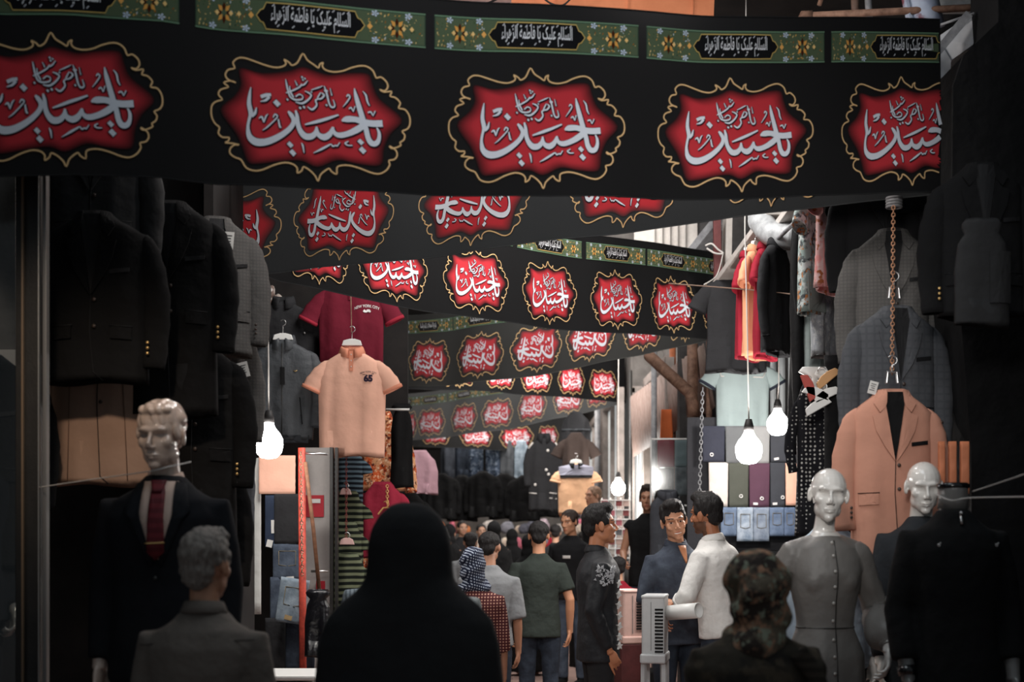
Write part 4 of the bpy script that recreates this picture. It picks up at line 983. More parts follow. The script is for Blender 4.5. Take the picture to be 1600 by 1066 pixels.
def polo(name, label, pos, m, mcol, L=.76, w=.46, bw=.50, seed=0, rz=0, cuff=None, placket=True, d=.10, fold=.009, cat='shirt', group=None, end=None, sl='short', col=True):
    c = Cloth(name, label, cat, pos, rz, w, bw, L, d, .96, seed, fold, group); c.body(m)
    for q in (-1, 1): c.sleeve(m, q, sl, cuff=cuff, end=(q*end[0], 0, end[1]) if end else None)
    if col: c.collar(mcol)
    if placket:
        c.patch([(-.014, -.005), (.014, -.005), (.014, -.15), (-.014, -.15)], mcol, .004, 'placket', sub=2)
        for z in (-.03, -.075, -.12): c.button(0, z, wire_white, .005)
    return c
# --- left side, middle distance
c = polo('polo_shirt', 'peach polo shirt with a dark 65 print on a white hanger', P(550, 549, 10.5), peach, peach_d, L=.78, w=.40, bw=.50, seed=1, cuff=peach_d, end=(.30, -.29), fold=.007)
c.patch([(-.045, .012), (.045, .012), (.030, -.05), (0, -.075), (-.030, -.05)], mat('inner_peach', S(190, 116, 90), .9), .002, 'neck_opening')
navy = mat('navy_print', S(40, 30, 52), .8, .2, 'plain')
c.text('65', .125, -.205, .055, navy, bold=.06); c.text('NEW YORK CITY', .125, -.158, .014, navy, 'arched_print', .012, wmul=.8); c.line([(.085, -.178), (.165, -.172)], navy, .002, 'print_bar')
hanger('white hanger holding the peach polo shirt', P(550, 537, 10.5), 0, rise=.14)
c = polo('polo_shirt', 'maroon polo shirt with a white arched chest logo, above the peach one', P(549, 440, 10.9), maroon, maroon, L=.80, w=.44, bw=.50, seed=3, cuff=maroon_l, end=(.335, -.31))
wp = mat('white_print', S(215, 212, 210), .8, .2, 'plain'); c.text('NEW YORK CITY', .125, -.195, .022, wp, 'arched_print', .022, wmul=.8)
c.patch([(.095, -.238), (.105, -.222), (.120, -.232), (.125, -.222), (.145, -.222), (.155, -.238), (.148, -.246), (.135, -.240), (.118, -.246), (.102, -.244)], wp, .005, 'chest_logo')
cord('thin chain of links down the front of the maroon polo', [P(548, 455, 10.6), P(549, 500, 10.6), P(549, 520, 10.6)], .004, rust)
c = Cloth('zip_jacket', 'charcoal zip jacket with ribbed hem on a white hanger', 'jacket', P(443, 534, 10.6), 0, .42, .48, .74, .13, .9, 5, .009)
c.body(g_grey); [c.sleeve(g_grey, q, 'long', r=1.12) for q in (-1, 1)]; c.collar(g_grey, h=.055, flapz=.07)
c.line([(0, -.02), (.003, -.3), (0, -.73)], metal_dark, .004, 'zip'); c.patch([(-.012, -.20), (.022, -.20), (.024, -.33), (-.010, -.33)], cloth_black2, .012, 'swing_tag')
c.line([(.085, -.222), (.10, -.23), (.112, -.222)], gold_metal, .003, 'chest_logo'); c.patch([(-.20, -.70), (.20, -.70), (.19, -.76), (-.19, -.76)], mat('jacket_rib', S(48, 50, 54), .8, .2), .004, 'ribbed_hem', sub=5)
for q in (-1, 1): c.line([(q*.13, -.42), (q*.15, -.62)], cloth_black2, .0035, 'pocket_zip')
hanger('white hanger holding the charcoal zip jacket', P(442, 528, 10.55), 0, rise=.15)
c = Cloth('hooded_jacket', 'black jacket behind the charcoal zip jacket', 'jacket', P(443, 474, 11.0), 0, .46, .52, .80, .12, 1, 6, .01); c.body(cloth_black); [c.sleeve(cloth_black, q, 'long') for q in (-1, 1)]; c.collar(cloth_black, h=.06)
for x, z in ((.16, -.12), (.17, -.24)): c.button(x, z, metal_steel, .009, 'snap')
mb = MB()
for k in range(14): rg = random.Random(k); mb.ell(P(395+rg.uniform(0, 50), 440+rg.uniform(0, 40), 11.6), (.06, .05, .03), R=Matrix.Rotation(rg.uniform(0, 3), 3, 'Y'))
tag(mb.build('stored_bundle', mat('beige_plastic_bundle', S(190, 172, 162), .7, .3, 'camo', c2=[S(120, 100, 92), S(210, 205, 200)])), 'beige bundle stored above the charcoal jacket', 'bundle')
# folded stock on the left rail
fold_lab = 'folded trousers hung along the left pole'
folded('folded_trousers', 'folded peach trousers below the left bulb', 'trousers', 404, 712, 462, 772, 9.7, peach, group=fold_lab)
folded('folded_trousers', 'folded white trousers, a narrow strip beside the peach ones', 'trousers', 392, 716, 408, 960, 9.9, offwhite_c, group=fold_lab)
folded('folded_trousers', 'folded black trousers under the peach pair', 'trousers', 428, 772, 478, 850, 9.6, cloth_black, group=fold_lab)
folded('folded_trousers', 'folded navy trousers with white tags behind the black pair', 'trousers', 414, 774, 434, 856, 9.65, mat('navy_chino', S(44, 54, 74), .85), [(.2, -.1, .03, .09, tagm), (-.1, -.42, .04, .05, tagm)], group=fold_lab)
jd = mat('mid_blue_denim', S(64, 72, 86), .85, .2, 'denim', c2=S(84, 94, 108)); jl = mat('pale_blue_denim', S(112, 126, 138), .85, .2, 'denim', c2=S(150, 162, 172)); jk = mat('dark_denim', S(38, 44, 54), .85, .2, 'denim', c2=S(52, 60, 72))
folded('folded_jeans', 'mid blue folded jeans under the black pair', 'jeans', 426, 850, 473, 906, 9.6, jd, [(.1, -.45, .05, .02, tagm)], group=fold_lab, pocket=True)
folded('folded_jeans', 'pale blue folded jeans with a leather patch, tilted', 'jeans', 434, 904, 480, 974, 9.4, jl, [(-.05, -.38, .05, .03, mat('leather_patch', S(176, 150, 110), .8)), (0, -.12, .05, .006, cloth_black)], group=fold_lab, tilt=8, pocket=True)
folded('folded_jeans', 'grey blue jeans hanging behind the pale tilted pair', 'jeans', 422, 902, 446, 970, 9.6, jd, group=fold_lab)
folded('folded_jeans', 'dark blue jeans, lowest on the left pole', 'jeans', 446, 962, 492, 1048, 9.5, jk, [(.1, -.4, .03, .09, jl)], group=fold_lab)
folded('folded_jeans', 'near black jeans at the foot of the left pole', 'jeans', 414, 966, 448, 1050, 9.55, cloth_black, group=fold_lab)
mb = MB(); p = P(474, 815, 9.3); mb.tube([(p.x, 9.3, .05), (p.x-.01, 9.3, P(0, 700, 9.3).z)], .024, 14)
tag(mb.build('red_pole', mat('red_painted_pole', S(214, 84, 66), .5, .4, 'worn', c2=S(150, 60, 50), sc=3)), 'red painted pole carrying the folded trousers on the left', 'pole')
mb = MB(); mb.tube([P(477, 722, 9.15), P(490, 830, 9.2), P(503, 965, 9.2)], .013, 10); tag(mb.build('wooden_stick', mat('brown_stick', S(120, 82, 60), .7, .3, 'wood')), 'thin brown stick leaning beside the red pole', 'stick')
chain('chain hanging down the red pole', P(470, 706, 9.22), P(472, 900, 9.22), 34, .014)
mb = MB(); mb.tube([P(470, 708, 9.3), P(512, 710, 9.3)], .008, 8); mb.tube([P(486, 893, 9.9), P(512, 893, 9.9)], .008, 8); tag(mb.build('rail_hook', metal_steel), 'short steel rail arm at the top of the red pole', 'rail')
t = thing('cabinet_door', 'white panel door with two red labels behind the red pole', 'door', (0, 0, 0))
mb = MB(); a = P(474, 700, 10.3); b = P(517, 700, 10.3); zt = P(0, 700, 10.3).z
mb.box(((a.x+b.x)/2, 10.3, zt/2), (b.x-a.x, .05, zt)); mb.build('door_panel', mat('white_door_paint', S(190, 184, 180), .5, .3, 'worn', c2=S(172, 166, 163), sc=.5), t, smooth=False)
mb = MB(); mb.box((b.x+.012, 10.26, zt/2), (.022, .08, zt)); mb.box((b.x+.045, 10.28, zt/2), (.02, .06, zt)); mb.build('door_frame', metal_dark, t, smooth=False)
mred = mat('red_label', S(176, 40, 52), .6, .3, 'plain')
for (x0, y0, x1, y1) in ((478, 774, 506, 808), (494, 908, 508, 942)):
    a, b = P(x0, y0, 10.26), P(x1, y1, 10.26); mb = MB(); mb.box((a+b)/2, (b.x-a.x, .006, a.z-b.z)); mb.build('red_label', mred, t, smooth=False)
mb = MB(); mb.box((P(492, 783, 10.25)), (.08, .006, .03)); mb.build('label_print', tagm, t, smooth=False)
mb = MB(); mb.tube([P(488, 893, 10.2), P(510, 893, 10.2)], .009, 8); mb.build('door_handle', metal_steel, t)
# striped dresses
gs = mat('green_black_stripe', S(28, 32, 28), .9, .15, 'stripe', c2=S(112, 118, 94), wr=.2, sc=.72); bs = mat('navy_grey_chevron', S(30, 34, 42), .9, .15, 'stripe', c2=S(96, 116, 128), wr=.2, sc=.9)
for k, (px, py, Y, m, lab) in enumerate(((543, 700, 10.9, bs, 'blue black chevron knit dress, top of its hanging column'), (543, 770, 10.75, gs, 'green and black striped dress under the chevron one'), (541, 818, 10.6, gs, 'green and black striped dress, third down its column'), (545, 868, 10.5, gs, 'green and black striped dress at the bottom of its column'))):
    c = Cloth('striped_dress', lab, 'dress', P(px, py, Y), 0, .24, .24, .62 if k < 3 else .9, .09, 1.0, k*2, .006, 'striped dresses by the white door'); c.body(m)
    [c.sleeve(m, q, 'short', end=(q*.15, 0, -.2), r=.6) for q in (-1, 1)]
hanger('pink hanger on the green striped dresses, upper one', P(540, 770, 10.6), 0, mat('pink_hanger', S(226, 186, 180), .5, .3, 'plain'), .09, .05); hanger('pink hanger on the green striped dresses, lower one', P(542, 848, 10.4), 0, mat('pink_hanger'), .11, .05)
chain('reddish chain linking the striped dresses', P(541, 712, 10.5), P(541, 845, 10.4), 26, .012, mat('red_chain', S(130, 60, 56), .5))
fl = mat('orange_floral', S(240, 176, 130), .9, .15, 'floral', c2=[S(206, 92, 48), S(96, 40, 34), S(250, 214, 180)], wr=.3, sc=1.3)
c = Cloth('floral_blouse', 'orange floral blouse hanging right of the peach polo', 'blouse', P(594, 650, 11.45), 0, .36, .40, .60, .10, 1.05, 2, .012); c.body(fl); [c.sleeve(fl, q, 'long', end=(q*.25, -.01, -.62)) for q in (-1, 1)]; c.collar(fl)
c = Cloth('floral_dress', 'orange floral dress hanging beneath the floral blouse', 'dress', P(560, 800, 11.4), 0, .20, .22, .55, .08, 1, 4, .01); c.body(fl)
crim = mat('crimson_jersey', S(170, 48, 70), .85, .2, wr=.6)
c = Cloth('crimson_top', 'crimson top with long sleeves under the floral blouse', 'top', P(598, 756, 10.95), 0, .30, .36, .58, .10, 1.15, 3, .016); c.body(crim); [c.sleeve(crim, q, 'long', end=(q*.22, -.01, -.55)) for q in (-1, 1)]
chain('gold chain on the crimson top', P(605, 758, 10.7), P(605, 790, 10.7), 8, .016, gold_metal)
hanger('gold hanger on the crimson top', P(603, 800, 10.7), 0, gold_metal, .12, .06, plate=None)
c = Cloth('black_shawl', 'long black garment hanging between the peach polo and the banners', 'dress', P(628, 634, 11.0), 20, .14, .17, .64, .08, 1.1, 7, .015); c.body(cloth_black2)
mb = MB(); mb.tube([P(596, 640, 10.8), P(640, 640, 10.8)], .008, 8); tag(mb.build('rail', white_plastic), 'short white rail holding the long black garment', 'rail')
c = Cloth('knit_top', 'black top hanging low beside the crimson top', 'top', P(636, 770, 11.8), 0, .3, .34, .6, .1, 1, 8, .012); c.body(cloth_black2); [c.sleeve(cloth_black2, q, 'long') for q in (-1, 1)]
c = Cloth('lilac_top', 'lilac pink top behind the long black garment', 'top', P(656, 706, 14), 0, .3, .36, .42, .1, 1, 8, .012); c.body(mat('lilac_jersey', S(190, 150, 160), .9))
# --- left side, near
c = blazer('black_jacket', 'black jacket hanging over the tan one at the left shop front', P(150, 338, 5.95), cloth_black2, L=.70, w=.50, seed=1, group='dark jackets on the left shop front')
c = blazer('grey_jacket', 'dark charcoal jacket, topmost at the left shop front under the banner', P(150, 180, 6.1), mat('dim_charcoal_wool', S(50, 50, 51), .9, .15), L=.66, w=.46, seed=2, group='dark jackets on the left shop front')
c = blazer('tan_coat', 'tan jacket hem showing below the black jacket, left of the suited mannequin', P(160, 494, 6.2), camel, L=.74, w=.52, seed=3, pocket=False, dz=-.25); c.line([(-.12, -.15), (-.13, -.72)], mat('camel_seam', S(120, 96, 82), .9), .002); c.line([(.10, -.15), (.13, -.72)], mat('camel_seam'), .002)
c = blazer('black_jacket', 'large black jacket with gold cuff buttons behind the suited mannequin', P(268, 322, 6.2), cloth_black2, L=.92, w=.46, seed=4, group='dark jackets on the left shop front')
c = blazer('black_jacket', 'black jacket right of the suited mannequin with silvery cuff buttons', P(306, 540, 6.4), cloth_black2, L=.86, w=.42, seed=5, group='dark jackets on the left shop front')
c = blazer('black_jacket', 'low black jacket behind the grey-haired man', P(300, 700, 6.6), cloth_black2, L=.9, w=.44, seed=6, group='dark jackets on the left shop front')
c = blazer('black_jacket', 'black jacket at the far left behind the glass door post', P(-22, 560, 6.0), cloth_black2, L=.9, w=.5, seed=6, group='dark jackets on the left shop front')
c = blazer('grey_checked_jacket', 'grey checked jacket with a paper tag beside the second banner', P(338, 345, 7.3), chk_grey, L=.70, w=.42, seed=7, rz=14)
c = blazer('grey_checked_jacket', 'lower grey checked jacket half hidden behind the black ones', P(334, 500, 7.5), chk_grey, L=.80, w=.40, seed=8, rz=14)
c = blazer('slate_jacket', 'slate jacket behind the left bulb, lowest of the column', P(336, 640, 7.7), chk_blue, L=.80, w=.30, seed=9, rz=30)
paper_tag('paper tag on the collar of the checked jacket', P(358, 376, 7.0), .045, .085, 5); paper_tag('paper tag on the sleeve end of the checked jacket', P(380, 578, 7.0), .055, .075, -14)
cord('taut pale string in front of the suited mannequin, left', [P(60, 762, 5.5), P(140, 750, 5.25), P(232, 737, 4.98), P(262, 730, 4.96), P(298, 722, 5.12)], .0022)
mb = MB(); mb.box((-1.60, 8.1, 2.2), (.05, 1.2, 4.4)); struct(mb, 'trim_2', dark_wall, smooth=False)
mb = MB(); mb.box((-2.1, 7.95, 2.3), (1.05, .06, 4.6)); struct(mb, 'wall_left_near', dark_wall, smooth=False)
mb = MB(); mb.box((-1.62, 11.9, 2.4), (1.5, .06, 4.8)); struct(mb, 'wall_left_partition', dark_wall, smooth=False)
mb = MB(); mb.box(P(455, 1075, 8.6)+Vector((0, 0, -.15)), (.34, .4, .4)); mb.box(P(455, 1054, 8.6), (.36, .44, .03)); tag(mb.build('white_crate', white_plastic, smooth=False, bevel=.01), 'white counter box at the foot of the left pole', 'box')
c = Cloth('black_bag', 'glossy black bag hanging right of the pale jeans', 'bag', P(497, 925, 9.1), 0, .14, .17, .42, .10, 1, 3, .012); c.body(mat('glossy_black_plastic', S(22, 22, 26), .2, .6, wr=.9))
# --- right side: blazers on the chain
ck = 'jackets hanging on the right chain'
blazer('black_jacket', 'black jacket at the top of the right chain', P(1378, 262, 7.3), cloth_black, L=.66, w=.46, seed=1, group=ck)
blazer('grey_checked_jacket', 'upper grey checked jacket on the right chain', P(1393, 364, 7.0), chk_grey, L=.74, w=.42, seed=2, group=ck, rz=-6)
blazer('slate_checked_jacket', 'slate checked jacket on the right chain, above the peach one', P(1399, 484, 6.75), chk_blue, L=.74, w=.44, seed=3, group=ck, rz=6)
blazer('peach_jacket', 'peach tan suit jacket at the bottom of the right chain', P(1393, 614, 6.62), blaz_peach, L=.78, w=.43, seed=4, dz=-.32, group=ck, lin=cloth_black2)
blazer('black_jacket', 'black jacket with a visible sleeve right of the chain', P(1532, 262, 6.2), cloth_black2, L=.66, w=.42, seed=5, group='black jackets at the right edge')
c = Cloth('charcoal_shirt', 'dim charcoal shirt hanging at the right edge', 'shirt', P(1534, 348, 5.75), 0, .19, .22, .42, .06, 1, 3, .003); c.body(mat('dim_charcoal_wool')); c.patch([(.02, -.12), (.11, -.12), (.11, -.33), (.02, -.33)], mat('dim_charcoal_wool'), .006, 'pocket')
chain('long rusty chain hanging in front of the grey jackets', P(1396, 322, 6.55), P(1394, 585, 6.4), 46, .013, mat('rusty_chain', S(176, 130, 100), .5, .4, 'plain', metal=.4))
mb = MB()
for k in range(4): mb.torus(P(1397, 310+k*4.5, 6.6), .033, .0065, n=16, m=6, rot=Matrix.Rotation(PI2, 3, 'X'))
tag(mb.build('spring_coil', greyp), 'pale coil at the top of the right chain', 'coil')
for (px, py, Y, lab) in ((1397, 460, 6.5, 'wire hanger hook over the slate jacket'), (1394, 592, 6.35, 'wire hanger hook over the peach jacket')): hanger(lab, P(px, py, Y), 0, metal_steel, .05, .10, plate=None, group='hangers holding garments')
paper_tag('blank pale tag between the slate and peach jackets', P(1364, 606, 6.6), .04, .06, 15)
for k, (x0, x1) in enumerate(((1466, 1476), (1482, 1494), (1500, 1514))): folded('leather_strip', 'narrow brown leather strap hanging behind the headless mannequin, %s' % ('leftmost', 'middle', 'rightmost of three')[k], 'strap', x0, 690, x1, 772, 6.48, mat('brown_leather', S(214, 132, 94), .6, .3), crease=False, group='brown leather straps')
cord('pale string tied round the headless neck, running right', [P(1462, 772, 5.35), P(1486, 782, 5.25), P(1520, 778, 5.2), P(1640, 776, 4.6)], .0025); cord('thin string slanting up at the right edge', [P(1520, 768, 5.2), P(1560, 755, 5.0), P(1640, 728, 4.6)], .002)
# --- right side: rail of shirts
rl = 'shirts hung edge-on along the right rail'
for k, (px, py, Y, m, L, rz, lab, sl) in enumerate((
    (1168, 402, 10.3, darkred, .74, 66, 'dark red shirt, leftmost on the right rail', 'short'), (1180, 392, 10.05, orange_c, .76, 64, 'apricot shirt between two red ones on the right rail', 'short'),
    (1196, 388, 9.8, darkred, .76, 66, 'red shirt right of the apricot one', 'short'), (1213, 382, 9.55, cloth_black, .74, 58, 'black shirt next to the red one on the right rail', 'long'))):
    c = Cloth('hanging_shirt', lab, 'shirt', P(px, py, Y), rz, .40, .44, L, .085, 1, k*3, .010, rl); c.body(m)
    [c.sleeve(m, q, sl, end=(q*.27, 0, -.28) if sl == 'short' else None) for q in (-1, 1)]; c.collar(m)
    hanger('white hanger top of the %s on the rail' % ('dark red shirt', 'apricot shirt', 'red shirt', 'black shirt')[k], P(px, py-8, Y), rz, rise=.09)
c = Cloth('black_shirt', 'big black shirt hanging left of the red shirts', 'shirt', P(1150, 428, 11.2), 0, .42, .46, .78, .12, 1.05, 3, .012); c.body(cloth_black); [c.sleeve(cloth_black, q, 'short') for q in (-1, 1)]; c.collar(cloth_black)
cord('thin wire stretched in front of the black and red shirts', [P(1045, 443, 10.2), P(1160, 452, 9.8), P(1240, 460, 9.2)], .0045, mat('brown_wire', S(110, 90, 78), .6)); cord('white knotted cord by the end of the third banner', [P(1102, 384, 11.4), P(1112, 381, 11.4), P(1122, 390, 11.4), P(1130, 396, 11.4), P(1118, 396, 11.4), P(1104, 388, 11.4)], .008)
cord('white cord hanging from the knot down the right', [P(1130, 396, 11.4), P(1120, 430, 11.4), P(1100, 445, 11.3)], .005); mb = MB(); mb.tube([P(1145, 440, 11.2), P(1250, 340, 8.8)], .014, 10); tag(mb.build('hanging_rail', greyp), 'grey rail carrying the row of red and black shirts', 'rail')
c = Cloth('black_robe', 'long black robe hanging edge-on right of the bulbs', 'robe', P(1251, 335, 8.9), 70, .22, .26, 1.50, .085, 1.15, 5, .012); c.body(cloth_black2); c.sleeve(cloth_black2, -1, 'long'); c.sleeve(cloth_black2, 1, 'long'); c.button(.05, -.93, mat('pink_print', S(190, 150, 150), .7), .02, 'cuff_print')
trop = mat('tropical_print', S(150, 168, 164), .85, .2, 'floral', c2=[S(196, 204, 202), S(74, 80, 82), S(180, 122, 76)], sc=1.0, wr=.3); tpk = mat('pink_tropical_print', S(222, 168, 166), .85, .2, 'floral', c2=[S(230, 190, 188), S(226, 150, 148), S(170, 96, 60)], sc=.8, wr=.3)
for k, (px, py, Y, m, L, w_, rz, lab) in enumerate(((1270, 292, 8.4, trop, .76, .34, 62, 'grey green tropical print shirt right of the black robe'), (1297, 256, 7.8, tpk, .70, .34, 60, 'pink tropical print shirt near the right blazers'),
    (1287, 350, 8.5, mat('heather_grey', S(160, 164, 168), .9, .15, 'camo', c2=[S(140, 144, 150), S(176, 178, 180)]), .80, .30, 66, 'heather grey shirt below the pink print shirt'), (1272, 420, 8.9, mat('pale_aqua', S(176, 188, 186), .9), .76, .26, 60, 'pale aqua shirt below the tropical print shirt'), (1306, 330, 7.9, mat('violet_print', S(70, 66, 100), .9, .15, 'floral', c2=[S(110, 110, 150), S(30, 30, 40)]), .30, .30, 60, 'violet print shirt behind the pink print shirt'),
    (1328, 262, 7.6, cloth_black, .66, .24, 55, 'black shirt between the pink print shirt and the grey jackets'))):
    c = Cloth('hanging_shirt', lab, 'shirt', P(px, py, Y), rz, w_, w_*1.1, L, .085, 1, k*3, .010, 'print shirts hung beside the right blazers'); c.body(m)
    if k in (0, 1, 5): [c.sleeve(m, q, 'short') for q in (-1, 1)]
    if k == 1: c.patch([(-.18, -.44), (.18, -.44), (.18, -.70), (-.18, -.70)], pink_c, .006, 'plain_band', sub=6)
    if k == 0: c.patch([(-.18, -.52), (.18, -.52), (.18, -.75), (-.18, -.75)], mat('sage_cotton', S(142, 152, 148), .9), .006, 'plain_band', sub=6)
dots_m = mat('polka_dot_cloth', S(26, 26, 30), .9, .15, 'dots', c2=S(170, 168, 164), wr=.3)
c = Cloth('polka_dot_dress', 'black polka dot dress behind the pale mannequin head', 'dress', P(1276, 598, 7.9), 0, .22, .22, .86, .10, 1.1, 4, .012); c.body(dots_m); [c.sleeve(dots_m, q, 'long', end=(q*.13, 0, -.5), r=.5) for q in (-1, 1)]
c = Cloth('black_dress', 'black dress strip between the polka dots and the peach jacket', 'dress', P(1306, 560, 7.6), 0, .10, .12, .95, .08, 1.2, 2, .01); c.body(cloth_black2)
for k, (px, py, a, m, lab) in enumerate(((1262, 606, 70, mat('coral_plastic', S(176, 78, 70), .5, .3, 'plain'), 'coral red clip hanger bunched among the white ones'), (1275, 616, 20, white_plastic, 'white hanger in the bunch, upper left'), (1292, 618, -25, white_plastic, 'white hanger in the bunch, upper right'), (1278, 636, -30, white_plastic, 'white hanger in the bunch with a round hole, lowest'), (1294, 592, -40, mat('tan_wood_hanger', S(196, 150, 104), .5, .3, 'plain'), 'tan wooden hanger above the white bunch'))):
    t = hanger(lab, P(px, py, 7.5), 0, m, .15, .05, group='bunch of empty hangers'); t.rotation_euler.y = radians(a)
for k, (px, py) in enumerate(((1272, 578), (1290, 582))):
    c = Cloth('white_underwear', 'small white garment over the empty hangers, %s' % ('left one', 'right one')[k], 'garment', P(px, py, 7.6), 0, .05, .06, .10, .04, 1, k, .01, 'small white garments'); c.body(white_plastic)
# --- right side: polo, trouser board, jeans
teal = mat('sage_grey_pique', S(158, 172, 172), .9, .15, wr=.3)
c = polo('polo_shirt', 'sage grey polo with navy and white trim above the folded trousers', P(1160, 560, 12.3), teal, mat('navy_knit', S(40, 44, 56), .9), L=.64, w=.44, bw=.46, seed=4, cuff=mat('navy_knit'), end=(.31, -.24))
c.line([(-.20, -.10), (-.19, -.16), (.17, -.17), (.20, -.10)], wire_white, .006, 'white_trim', .006)
bd = 'folded trousers pinned in rows on the right board'
mb = MB(); mb.box(P(1168, 765, 12.35), (1.05, .04, 1.25)); tag(mb.build('display_board', mat('dark_board', S(52, 52, 56), .8), smooth=False), 'dark board behind the rows of folded trousers', 'board')
cols = dict(navy=mat('navy_twill', S(58, 60, 72), .85), grey=mat('mid_grey_twill', S(112, 114, 116), .85), lgrey=mat('light_grey_twill', S(158, 158, 158), .85), dk=mat('charcoal_twill', S(66, 68, 74), .85), cream=mat('cream_twill', S(232, 220, 212), .85), olive=mat('olive_twill', S(86, 88, 80), .85), plum=mat('plum_twill', S(94, 64, 80), .85), peach=peach)
bw_ = mat('badge_white', S(225, 222, 220), .5, .4, 'plain')
for (x0, y0, x1, y1, cn, lab, bdg) in ((1097, 666, 1133, 722, 'navy', 'navy folded trousers, top left on the board', (-.1, -.3, bw_)), (1133, 666, 1168, 724, 'grey', 'mid grey folded trousers in the top row', None), (1168, 666, 1203, 724, 'lgrey', 'light grey folded trousers behind the big bulb', None), (1203, 664, 1235, 722, 'dk', 'charcoal folded trousers at the right end of the top row', None),
    (1107, 723, 1138, 792, 'cream', 'cream folded trousers, left in the middle row', None), (1138, 723, 1170, 793, 'olive', 'olive grey folded trousers in the middle row', (.1, -.25, bw_)), (1170, 724, 1203, 793, 'plum', 'plum folded trousers in the middle row', (.1, -.3, bw_)), (1203, 723, 1227, 793, 'dk', 'charcoal folded trousers in the middle row', (.3, -.28, bw_)), (1227, 724, 1246, 790, 'peach', 'peach folded trousers, right end of the middle row', None)):
    folded('folded_trousers', lab, 'trousers', x0, y0, x1, y1, 12.2, cols[cn], group=bd, badge=bdg, taper=.06, tags=[(-.2, -.42, .04, .02, bw_)] if cn in ('plum', 'dk') else ())
for k, (x0, x1) in enumerate(((1126, 1151), (1151, 1177), (1177, 1202), (1202, 1225), (1225, 1243))):
    folded('folded_jeans', ('mid blue jeans at the left of the jeans row', 'washed pale jeans, second in the jeans row', 'grey blue jeans in the middle of the jeans row', 'blue jeans, fourth in the jeans row', 'blue jeans at the right end of the jeans row')[k], 'jeans', x0, 793, x1, 846 if k in (1, 2) else 838, 12.1, mat('row_denim_%d' % k, (S(96, 112, 136), S(130, 146, 166), S(116, 128, 146), S(92, 108, 134), S(84, 100, 126))[k], .85, .2, 'denim', c2=(S(120, 136, 160), S(184, 194, 206), S(150, 160, 174), S(116, 132, 156), S(104, 120, 146))[k]), group='jeans hung in a row under the board', pocket=True, crease=False)
mb = MB(); mb.box((P(1180, 870, 12.2)), (.95, .5, .10)); mb.box(P(1180, 960, 12.3), (.9, .45, .9)); tag(mb.build('stall_counter', cloth_black2, smooth=False, bevel=.01), 'dark draped counter below the jeans row', 'counter')
gc = 'folded trousers in the glass case'
for (x0, y0, x1, y1, m, lab) in ((1027, 688, 1054, 730, maroon, 'maroon folded trousers in the glass case'), (1054, 688, 1082, 730, mat('slate_teal_twill', S(112, 126, 130), .85), 'slate teal folded trousers in the glass case'), (1082, 688, 1094, 730, mat('plum_twill'), 'plum folded trousers at the edge of the glass case'), (1027, 732, 1053, 770, cloth_black, 'black folded trousers in the glass case'), (1054, 730, 1084, 775, mat('grey_black_denim', S(82, 86, 90), .85, .2, 'denim', c2=S(112, 116, 120)), 'washed grey folded jeans in the glass case')):
    folded('folded_trousers', lab, 'trousers', x0, y0, x1, y1, 13.2, m, group=gc)
t = thing('glass_case', 'glass fronted case with bright edges around folded trousers', 'display case', P(1055, 730, 13.0))
mb = MB(); s_ = 13.0/F
for (a, b) in (((-38, -44), (-38, 60)), ((24, -60), (24, 50)), ((-38, -44), (24, -44)), ((24, -60), (46, -62)), ((-38, 60), (24, 60))): mb.bar((a[0]*s_, 0, -a[1]*s_), (b[0]*s_, 0, -b[1]*s_), .014, .014)
mb.build('case_frame', mat('bright_case_edge', S(216, 216, 214), .4, .4, 'plain'), t, smooth=False)
mb = MB(); mb.box((-7*s_, .01, -8*s_), (62*s_, .006, 104*s_)); mb.build('glass_pane', mat('case_glass', (.95, .97, .97), kind='glass'), t, smooth=False)
chain('pale chain hanging by the glass case', P(1098, 606, 12.0), P(1093, 770, 12.0), 26, .02, greyp)
c = Cloth('grey_vest', 'dark grey vest on a stand under the glass case', 'vest', P(1043, 772, 12.9), 0, .30, .32, .62, .14, 1, 3, .01); c.body(mat('charcoal_twill')); c.collar(mat('charcoal_twill')); c.patch([(-.04, -.16), (.03, -.16), (.03, -.26), (-.04, -.26)], mat('leather_patch'), .008, 'card_tag')
folded('orange_garment', 'orange garment hanging under the awning by the post', 'garment', 1033, 640, 1050, 690, 14.8, mat('bright_orange_cloth', S(206, 106, 60), .85), crease=False, taper=-.25, th=.06)
# white wire rack far right of centre
t = thing('wire_rack', 'white wire rack of small packets below the far bulb', 'rack', P(962, 830, 17.0)); mb = MB(); s_ = 17/F
for x in (-22, -8, 8, 22): mb.bar((x*s_, 0, -60*s_), (x*s_, 0, 52*s_), .02, .02)
for k in range(7): mb.box((0, -.05, (48-k*15)*s_), (46*s_, .14, .012))
mb.build('rack_frame', white_plastic, t, smooth=False)
for k in range(24):
    rg = random.Random(k+50); p = P(945+(k % 4)*11, 786+(k//4)*15.0, 16.93); mb = MB(); mb.box((0, 0, 0), (.07, .05, .08))
    tag(mb.build('small_packet', mat('packet_%d' % (k % 5), (S(206, 120, 130), S(210, 206, 200), S(150, 84, 84), S(220, 190, 180), S(120, 120, 124))[k % 5], .5), bevel=.006, smooth=False, loc=p), 'small packet standing on the white wire rack', 'packet', 'packets on the wire rack')
